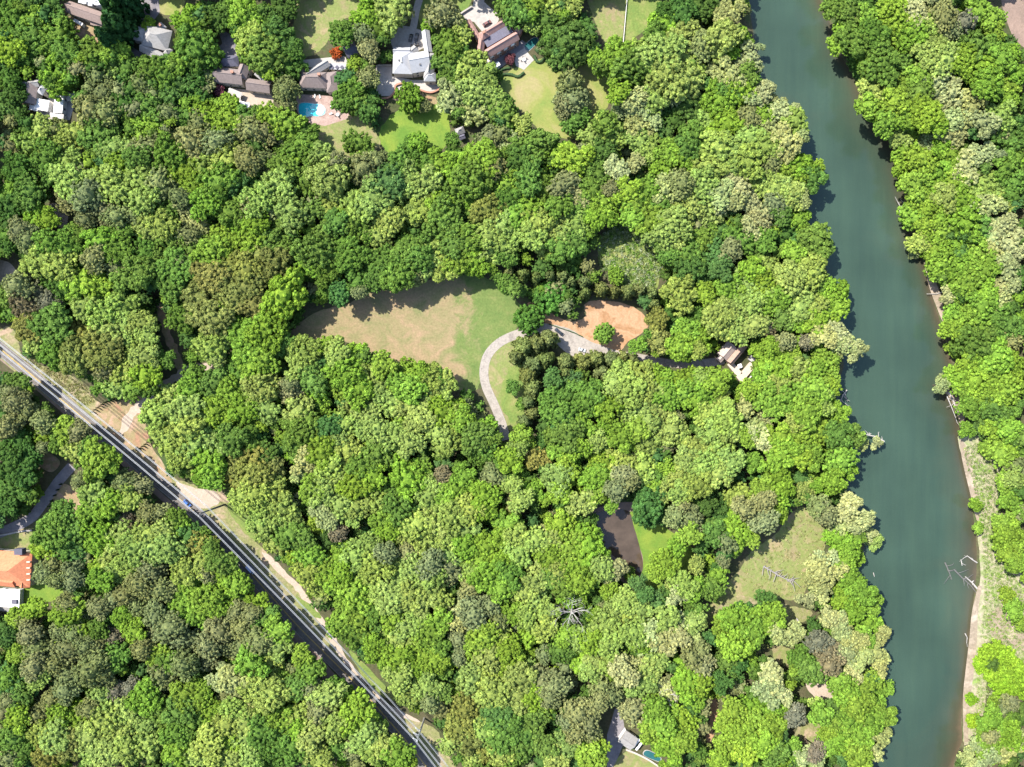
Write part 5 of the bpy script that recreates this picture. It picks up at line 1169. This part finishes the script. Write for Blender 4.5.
IV, IF = ico(1)            # 12 verts, 20 faces

def crown_arrays(seed, form, dens=1.0):
    """unit crown (radius about 1): leafy clumps spread over several uneven lobes.
    returns verts, quads (icosphere tris padded), per-vertex tint"""
    r = np.random.default_rng(seed)
    lobes = []
    if form == 'broad':
        lobes = [(0, 0, .1, .62, .55)]
        n = r.integers(5, 8); a0 = r.uniform(0, 6.28)
        for k in range(n):
            a = a0 + k * 6.283 / n + r.uniform(-.45, .45); d = r.uniform(.38, .74)
            lobes.append((d * np.cos(a), d * np.sin(a), r.uniform(-.3, .22), r.uniform(.26, .50), r.uniform(.32, .5)))
        nl, lr, leaves, lf = int(38 * dens), (.080, .130), 15, .050
    elif form == 'soft':
        lobes = [(0, 0, .12, .6, .7)]
        n = r.integers(4, 8); a0 = r.uniform(0, 6.28)
        for k in range(n):
            a = a0 + k * 6.283 / n + r.uniform(-.4, .4); d = r.uniform(.35, .6)
            lobes.append((d * np.cos(a), d * np.sin(a), r.uniform(-.3, .1), r.uniform(.3, .48), r.uniform(.3, .45)))
        nl, lr, leaves, lf = int(50 * dens), (.05, .09), 13, .046
    elif form == 'pale':
        lobes = [(0, 0, .05, .5, .5)]
        n = r.integers(6, 9)
        for k in range(n):
            a = r.uniform(0, 6.28); d = r.uniform(.4, .78)
            lobes.append((d * np.cos(a), d * np.sin(a), r.uniform(-.3, .15), r.uniform(.22, .42), r.uniform(.25, .4)))
        nl, lr, leaves, lf = int(34 * dens), (.05, .11), 18, .055
    elif form == 'round':
        lobes = [(0, 0, 0, .94, .9)]
        nl, lr, leaves, lf = int(150 * dens), (.10, .17), 16, .06
    elif form == 'cone':
        lobes = [(0, 0, -.6, .9, .7), (0, 0, .1, .72, .8), (0, 0, .75, .45, .6)]
        nl, lr, leaves, lf = int(36 * dens), (.14, .24), 12, .12
    V, F, T = [], [], []
    o = 0
    for li, (lx, ly, lz, lrad, lh) in enumerate(lobes):
        lt = r.uniform(.86, 1.14)
        v = IV2 * (1 + r.uniform(-.12, .12, (len(IV2), 1))) * np.array([lrad, lrad, lh]) * .72 + np.array([lx, ly, lz])
        V.append(v); T.append(np.full(len(IV2), lt * .85)); F.append(np.concatenate([IF2, IF2[:, 2:3]], 1) + o); o += len(IV2)
        for k in range(nl):
            z = 1 - 1.45 * (k + .5) / nl
            z = max(z, -.5); a = k * 2.39996 + r.uniform(-.5, .5)
            q = np.sqrt(max(0, 1 - z * z))
            d = np.array([q * np.cos(a), q * np.sin(a), z])
            c = np.array([lx, ly, lz]) + d * np.array([lrad, lrad, lh]) * r.uniform(.80, 1.16)
            bad = False
            for lj, (mx, my, mz, mr, mh) in enumerate(lobes):
                if lj != li and np.linalg.norm((c - np.array([mx, my, mz])) / np.array([mr, mr, mh])) < .78: bad = True; break
            if bad or r.random() < .06: continue
            rad = r.uniform(*lr)
            tint = lt * r.uniform(.78, 1.2)
            v = IV * (1 + r.uniform(-.22, .22, (12, 1))) * rad * np.array([1, 1, .85]) * .95 + c
            V.append(v); T.append(np.full(12, tint))
            f = np.concatenate([IF, IF[:, 2:3]], 1) + o
            F.append(f); o += 12
            m = leaves
            n = r.normal(size=(m, 3)); n[:, 2] = np.abs(n[:, 2]) * .9 - .15; n += d * .6
            n /= np.linalg.norm(n, axis=1)[:, None]
            cc = c + n * rad * r.uniform(.8, 1.16, (m, 1))
            w = n + r.normal(scale=.55, size=(m, 3)); w /= np.linalg.norm(w, axis=1)[:, None]
            u = np.cross(w, r.normal(size=(m, 3))); u /= np.linalg.norm(u, axis=1)[:, None] + 1e-6
            x = np.cross(w, u)
            s1 = r.uniform(.6, 1.25, (m, 1)) * lf; s2 = s1 * r.uniform(.5, .9, (m, 1))
            q4 = np.stack([cc - u * s1, cc - x * s2, cc + u * s1, cc + x * s2], 1).reshape(-1, 3)
            V.append(q4); T.append(np.repeat(tint * r.uniform(.72, 1.38, m), 4))
            F.append(np.arange(m * 4).reshape(m, 4) + o); o += m * 4
    return np.concatenate(V), np.concatenate(F), np.concatenate(T)

def tri_fix(F):
    """split padded tris from quads -> loop arrays"""
    tri = F[:, 2] == F[:, 3]
    return F[tri][:, :3], F[~tri]

def poly_mesh(name, V, F, cols, mats):
    t3, q4 = tri_fix(F)
    me = bpy.data.meshes.new(name)
    me.vertices.add(len(V)); me.vertices.foreach_set('co', V.astype(np.float32).ravel())
    loops = np.concatenate([t3.ravel(), q4.ravel()]).astype(np.int32)
    me.loops.add(len(loops)); me.loops.foreach_set('vertex_index', loops)
    starts = np.concatenate([np.arange(len(t3)) * 3, len(t3) * 3 + np.arange(len(q4)) * 4]).astype(np.int32)
    me.polygons.add(len(starts)); me.polygons.foreach_set('loop_start', starts)
    sm = np.zeros(len(starts), bool); sm[:len(t3)] = True
    me.polygons.foreach_set('use_smooth', sm)
    for m in mats: me.materials.append(m)
    me.update(calc_edges=True)
    ca = me.attributes.new('leaf', 'FLOAT_COLOR', 'POINT')
    ca.data.foreach_set('color', np.concatenate([cols, np.ones((len(V), 1))], 1).astype(np.float32).ravel())
    return me

def crown_mesh(seed, form, dens=1.0):
    V, F, T = crown_arrays(seed, form, dens)
    return poly_mesh('crown', V, F, np.repeat(T[:, None], 3, 1), [M['leaf']])
CROWN = {f: [crown_mesh(100 * i + k, f) for k in range(n)] for i, (f, n) in enumerate((('broad', 18), ('soft', 7), ('pale', 6), ('round', 2), ('cone', 3)))}
LITE = {f: [crown_arrays(900 + 50 * i + k, f, d) for k in range(5)] for i, (f, d) in enumerate((('broad', .7), ('soft', .6), ('pale', .6)))}
LITE['low'] = [crown_arrays(2000 + k, 'broad', .22) for k in range(6)]

def trunk_mesh(seed):
    R_ = random.Random(seed); b = MB()
    b.tube([(0, 0, 0), (.01, .01, .35), (0, .02, .7), (.02, 0, .95)], [.045, .032, .022, .01], 7)
    for k in range(5):
        a = k * 1.26 + R_.uniform(-.3, .3); z = R_.uniform(.45, .7); l_ = R_.uniform(.2, .32)
        b.tube([(0, 0, z), (math.cos(a) * l_ * .6, math.sin(a) * l_ * .6, z + .1), (math.cos(a) * l_, math.sin(a) * l_, z + .2)], [.018, .012, .004], 5)
    me = bpy.data.meshes.new('trunk'); me.from_pydata(b.v, [], b.f); me.materials.append(M['bark']); me.update()
    return me
TRUNK = [trunk_mesh(k) for k in range(3)]

FORM = {'G': 'round', 's': 'soft', 'b': 'soft', 'p': 'pale', 'C': 'cone', 'R': 'round', 'F': 'cone'}
KIND = {'s': ('pine_tree', 'pine tree'), 'b': ('bare_twigged_tree', 'tree'), 'p': ('silver_leaved_tree', 'tree'), 'C': ('cypress_tree', 'cypress'), 'W': ('willow_shrub', 'shrub'), 'X': ('red_shrub', 'shrub'), 'V': ('red_shrub', 'shrub'), 'F': ('fir_tree', 'fir')}

trees = []
for (ox, oy), txt in TILES.items():
    for it in txt.replace('\n', '').split(';'):
        c, x, y, r = it.split()
        trees.append([c, ox + float(x) / 3.834, oy + float(y) / 3.834, float(r) / 3.834])
trees += [['X', 337, 52, 5.5], ['V', 510, 58, 5.5], ['V', 219, 90, 6], ['F', 116, 8, 14], ['F', 117, 26, 14], ['F', 128, 2, 12], ['F', 110, 40, 10], ['l', 148, 24, 6.5]]
# keep drives, roads and roofs readable: a crown centre may not stand on these
def hue_jit(c, r):
    k = r.uniform(.88, 1.14)
    return (c[0] * k * r.uniform(.90, 1.10), c[1] * k, c[2] * k * r.uniform(.85, 1.1), 1)

trng = random.Random(11)
info = []
BX = [(p_, f_, p_.min(0), p_.max(0)) for p_, f_ in BLD]
def keep_off(px, py, rp, c):
    """a crown that would hang over a roof, pool or drive stands further off or is smaller"""
    if rp < 9: return px, py, rp
    for rep in range(3):
        for poly, f, lo, hi in BX:
            if px < lo[0] - 30 or px > hi[0] + 30 or py < lo[1] - 30 or py > hi[1] + 30: continue
            n = len(poly)
            A = poly; B = np.roll(poly, -1, 0); v = B - A
            t_ = np.clip(((px - A[:, 0]) * v[:, 0] + (py - A[:, 1]) * v[:, 1]) / ((v ** 2).sum(1) + 1e-9), 0, 1)
            q = A + v * t_[:, None]; dd = np.hypot(q[:, 0] - px, q[:, 1] - py); k = int(dd.argmin()); d = dd[k]
            inn = inside(poly, np.array([px]), np.array([py]))[0]
            need = rp * f
            if inn: d = -d
            if d < need and d > -rp * .75:
                mv = min(need - d, 7.0) * .6
                u = np.array([px, py]) - q[k]; L_ = np.hypot(*u) + 1e-6
                u = u / L_ * (-1 if inn else 1)
                px += u[0] * mv; py += u[1] * mv; rp -= min(rp * .16, max(0, (need - d) * .3))
    return px, py, rp
for i, (c, px, py, rp) in enumerate(trees):
    k = {'C': 1.05, 'R': .84, 'G': .9, 'W': 1.05, 'F': 1.0, 'X': 1, 'V': 1}.get(c, 1.0)
    rp = rp * k * trng.uniform(.93, 1.1)
    hgt = {'G': 11, 'C': 13, 'W': 4.0, 'R': 10, 'X': 3.5, 'V': 4.5, 'F': 21}.get(c)
    if hgt is None:
        hgt = 10.5 + rp * .55 + trng.uniform(-3.2, 3.2)
        if c == 's': hgt += 2.0
        if c == 'd': hgt -= 2.0
        if px > 865 and py > 130: hgt *= .72        # low growth on the east bank
        if rp < 9: hgt *= .65
        if py < 150 and px < 600: hgt *= .72
    if c not in 'XVFRGCW' and i != len(trees) - 1: px, py, rp = keep_off(px, py, rp, c)
    info.append(dict(c=c, px=px, py=py, rp=rp, h=hgt))

# who stands as its own object: the 300 broad crowns that show largest, and all of the other kinds
broad = [t_ for t_ in info if t_['c'] not in KIND and 0 <= t_['px'] <= 1024 and 0 <= t_['py'] <= 767]
special = {id(t_) for t_ in broad if t_['c'] in 'ROLG'}
keyed = sorted(broad, key=lambda t_: (id(t_) not in special, -t_['rp']))
single = {id(t_) for t_ in keyed[:300]} | {id(t_) for t_ in info if t_['c'] in KIND}

# ---- labels: look, then the nearest landmark, side and rank
LM = [('the turquoise swimming pool', 312, 110), ('the brown pond', 617, 540), ('the curved drive', 488, 372), ('the orange clay patch', 612, 320), ('the tan meadow', 400, 328),
      ('the river cabin', 733, 360), ('the orange-roofed house', 15, 568), ('the brick mansion', 495, 40), ('the pale-roofed house', 412, 60), ('the grey house', 152, 40),
      ('the white flat roofs', 50, 103), ('the dark utility pole', 220, 506), ('the three-armed steel pole', 420, 728), ('the bleached dead tree', 573, 616), ('the bank clearing', 785, 560),
      ('the bottom house', 629, 742), ('the gravel bar', 985, 510), ('the clay path', 712, 720), ('the lime willow thicket', 995, 680), ('the clay track', 172, 365),
      ('the muddy inlet', 1018, 20), ('the scrub patch', 626, 256), ('the gazebo', 461, 133), ('the striped field', 606, 20), ('the road\'s left end', 3, 345), ('the long river log', 860, 68),
      ('the sandy point', 952, 404), ('the white driftwood', 903, 206), ('the lower left corner', 5, 762), ('the bend of the verge', 320, 625), ('the river fork of logs', 966, 578)]
LM = [l_ for l_ in LM if 'fork' not in l_[0]]
LOOK = {'g': 'mid green', 'd': 'deep green', 'e': 'bluish green', 'l': 'bright green', 'L': 'lemon-lime', 'y': 'pale yellow-green', 'o': 'olive-brown', 'O': 'mustard-olive', 'R': 'dark glossy round', 'G': 'round fresh green',
        's': 'grey-green', 'b': 'brownish grey', 'p': 'silvery pale', 'C': 'small olive', 'W': 'lime', 'X': 'orange-red', 'V': 'purple-brown', 'F': 'very dark'}
NOUN = {'s': 'pine', 'b': 'bare-twigged tree', 'p': 'feathery tree', 'C': 'cypress', 'W': 'low willow thicket clump', 'X': 'garden shrub', 'V': 'garden shrub', 'F': 'fir with layered branches'}
def octant(dx, dy):
    a = math.degrees(math.atan2(-dy, dx)) % 360
    return ['right of', 'above right of', 'above', 'above left of', 'left of', 'below left of', 'below', 'below right of'][int(((a + 22.5) % 360) // 45)]
def nth(n):
    w = ['nearest', 'second nearest', 'third nearest', 'fourth nearest', 'fifth nearest', 'sixth nearest', 'seventh nearest', 'eighth nearest', 'ninth nearest', 'tenth nearest', 'eleventh nearest', 'twelfth nearest']
    return w[n] if n < len(w) else '%dth nearest' % (n + 1)
buck = {}
for t_ in info:
    if id(t_) in single:
        n_, lx, ly = min(LM, key=lambda l_: (l_[1] - t_['px']) ** 2 + (l_[2] - t_['py']) ** 2)
        size = 'broad' if t_['rp'] > 16.5 else ('mid-sized' if t_['rp'] > 12 else 'little')
        if t_['c'] in 'CRGWXVF': size = ''
        look = (size + ' ' + LOOK[t_['c']] + ' ' + NOUN.get(t_['c'], 'leafy tree')).strip()
        t_['lm'] = n_
        buck.setdefault((look, n_, octant(t_['px'] - lx, t_['py'] - ly)), []).append(((t_['px'] - lx) ** 2 + (t_['py'] - ly) ** 2, id(t_), t_))
for (look, n_, oc), L_ in buck.items():
    L_.sort(key=lambda q: q[0])
    for k, (_, _, t_) in enumerate(L_):
        t_['label'] = '%s %s %s' % (look, oc, n_) if len(L_) == 1 else '%s, %s one %s %s' % (look, nth(k), oc, n_)
        t_['label'] = t_['label'].replace(' one ', ' ') if len(t_['label'].split()) > 16 else t_['label']

GROUPS = {'s': 'grey-green pines scattered through the wood', 'p': 'silvery pale trees of the river banks and wood', 'b': 'bare-twigged trees in the wood', 'C': 'cypresses in rows around the clay patch and drive',
          'W': 'lime willow thicket on the east bank', 'F': 'dark firs beside the blue-grey driveway', 'V': 'garden shrubs'}
mass = []          # crowns that go into the one woodland object
cover = []
for t_ in info:
    c, rp, h_ = t_['c'], t_['rp'], t_['h']
    form = FORM.get(c, 'broad')
    own = id(t_) in single
    rp2 = rp * (1.06 if own and form != 'cone' else 1.0)
    zsq = {'cone': 1.0, 'round': .7, 'broad': .68, 'soft': .78, 'pale': .68}[form]
    rw0 = rp2 * K
    zc = h_ - (rw0 * zsq * .9 if form != 'cone' else h_ * .5)
    zc = max(zc, rw0 * .35 + .5)
    zs_ = zc + rw0 * zsq * .35
    X, Y = P(t_['px'], t_['py'], zs_)
    rw = rw0 * (H - zs_) / H
    cover.append((t_['px'], t_['py'], rp2 * (2.0 if c == 'C' else 1)))
    col = hue_jit(ALB[c], trng)
    az = trng.uniform(0, 6.283)
    if not own:
        mass.append((form, X, Y, zc, rw * 1.08, rw * zsq, col, az)); continue
    name, cat = KIND.get(c, ('broadleaf_tree', 'tree'))
    r = empty(name, (X, Y, 0), 0, t_['label'], cat, GROUPS.get(c, 'leafy trees of the wood') if c not in 'XROG' else None)
    o = bpy.data.objects.new('crown', trng.choice(CROWN[form]))
    o.location = (0, 0, zc); o.rotation_euler = (0, 0, az)
    o.scale = (rw * trng.uniform(.92, 1.18), rw * trng.uniform(.86, 1.08), rw * zsq * trng.uniform(.85, 1.2)) if form != 'cone' else (rw, rw, h_ * .42)
    o.color = col
    link(o, r)
    if c not in 'WXV' and h_ > 5:
        o = bpy.data.objects.new('trunk', TRUNK[trng.randint(0, 2)])
        th = zc + .3 * rw
        o.scale = (th * .75, th * .75, th); o.rotation_euler = (0, 0, az)
        link(o, r)

# ---- everything between: understorey and the rest of the wood, ONE object
cov = np.array(cover)
cand = []
step = 10.5
for gy_ in np.arange(-46, 815, step):
    for gx_ in np.arange(-46, 1072, step):
        cand.append((gx_ + trng.uniform(-4.5, 4.5), gy_ + trng.uniform(-4.5, 4.5)))
cand = np.array(cand)
free = np.ones(len(cand), bool)
for m_ in MASKS:
    free &= ~inside(m_, cand[:, 0], cand[:, 1])
    if len(m_) < 400: free &= seg_dist([tuple(q) for q in m_], cand[:, 0], cand[:, 1]) > 5.5
free &= seg_dist(w_s, cand[:, 0], cand[:, 1], False) > 5
free &= seg_dist(e_s, cand[:, 0], cand[:, 1], False) > 5
frame = (cand[:, 0] > -2) & (cand[:, 0] < 1026) & (cand[:, 1] > -2) & (cand[:, 1] < 769)
for k in range(len(cand)):
    if not free[k]: continue
    x, y = cand[k]
    d = np.hypot(cov[:, 0] - x, cov[:, 1] - y)
    if frame[k]:
        if (d < cov[:, 2] * .58).any(): continue
        rp = trng.uniform(6, 11); hh = trng.uniform(5, 14)
        c = trng.choice('gdgldes'); rw = rp * K; zc = hh - rw * .5
        X, Y = P(x, y, zc)
        mass.append(('low', X, Y, zc, rw, rw * .75, hue_jit(ALB[c], trng), trng.uniform(0, 6.28)))
    else:
        if trng.random() < .62 or (d < cov[:, 2]).any(): continue
        rp = trng.uniform(13, 19); rw = rp * K; hh = trng.uniform(14, 21); zc = hh - rw * .6
        X, Y = P(x, y, 0)
        c = trng.choice('glysgyl')
        mass.append(('broad', X, Y, zc, rw, rw * .72, hue_jit(ALB[c], trng), trng.uniform(0, 6.28)))
Vs, Fs, Cs, off = [], [], [], 0
for (form, X, Y, zc, rw, rz, col, az) in mass:
    V, F, T = LITE.get(form, LITE['broad'])[trng.randint(0, len(LITE.get(form, LITE['broad'])) - 1)]
    ca, sa = math.cos(az), math.sin(az)
    v = np.stack([(V[:, 0] * ca - V[:, 1] * sa) * rw + X, (V[:, 0] * sa + V[:, 1] * ca) * rw + Y, V[:, 2] * rz + zc], 1)
    Vs.append(v); Fs.append(F + off); off += len(V)
    Cs.append(np.array(col[:3])[None, :] * T[:, None])
me = poly_mesh('woodland', np.concatenate(Vs), np.concatenate(Fs), np.concatenate(Cs), [M['leaf_mass']])
tag(link(bpy.data.objects.new('woodland', me)), 'unbroken canopy of smaller trees and undergrowth filling the wood', 'woodland', kind='stuff')
print('trees', len(info), 'single', len(single), 'mass', len(mass), 'faces', len(me.polygons))

# ---- scrub and riverside weeds: tufts nobody could count
def tufts(name, label, polys, n, cols, hgt, seed, size=.5):
    R_ = np.random.default_rng(seed)
    poly = [np.array(p, float) for p in polys]
    V, F, Cc = [], [], []; o = 0
    for p in poly:
        lo, hi = p.min(0), p.max(0); k = 0; tries = 0
        while k < n and tries < n * 5:
            tries += 1
            q = R_.uniform(lo, hi)
            if not inside(p, np.array([q[0]]), np.array([q[1]]))[0]: continue
            k += 1
            X, Y = P(q[0], q[1]); col = np.array(cols[R_.integers(len(cols))]) * R_.uniform(.75, 1.25); s = size * R_.uniform(.6, 1.6); m = 16
            d = R_.normal(size=(m, 3)); d[:, 2] = np.abs(d[:, 2]) + .2; d /= np.linalg.norm(d, axis=1)[:, None]
            c = np.array([X, Y, hgt * .3]) + d * np.array([s * 1.6, s * 1.6, hgt * .7])
            u = np.cross(d, R_.normal(size=(m, 3))); u /= np.linalg.norm(u, axis=1)[:, None]; w = np.cross(d, u) * .6 + d * .5
            qd = np.stack([c - u * s * .5, c - w * s * .5, c + u * s * .5, c + w * s * .5], 1).reshape(-1, 3)
            V.append(qd); F.append(np.arange(m * 4).reshape(m, 4) + o); o += m * 4; Cc.append(np.repeat(col[None], m * 4, 0) * R_.uniform(.8, 1.2, (m * 4, 1)))
    me = poly_mesh(name, np.concatenate(V), np.concatenate(F), np.concatenate(Cc), [M['leaf_mass']])
    tag(link(bpy.data.objects.new(name, me)), label, 'vegetation', kind='stuff')
tufts('scrub', 'pale rough scrub and tall grass in the opening above the clay patch', [[(596, 240), (610, 226), (630, 224), (656, 246), (664, 268), (650, 292), (626, 290), (600, 272)]], 900, [(.2, .26, .1), (.28, .32, .2), (.1, .2, .03)], .9, 1, .45)
tufts('riverside_weeds', 'pale weeds and low plants on the gravel bar along the east bank', [[(962, 445), (985, 442), (998, 475), (1000, 530), (1006, 560), (1030, 600), (1030, 690), (1000, 700), (985, 742), (972, 738), (976, 690), (980, 640), (984, 590), (982, 540), (976, 500)]], 3200, [(.2, .26, .09), (.28, .29, .17), (.13, .24, .03), (.18, .27, .05)], .8, 2, .32)
tufts('grass', 'dry grass tufts on the verge and bank clearing', [[(22, 358), (60, 372), (85, 386), (96, 402), (84, 408), (40, 372)], [(740, 575), (775, 540), (800, 512), (826, 525), (826, 550), (806, 595), (760, 600)]], 420, [(.26, .24, .11), (.2, .23, .07), (.33, .29, .17)], .35, 3, .3)
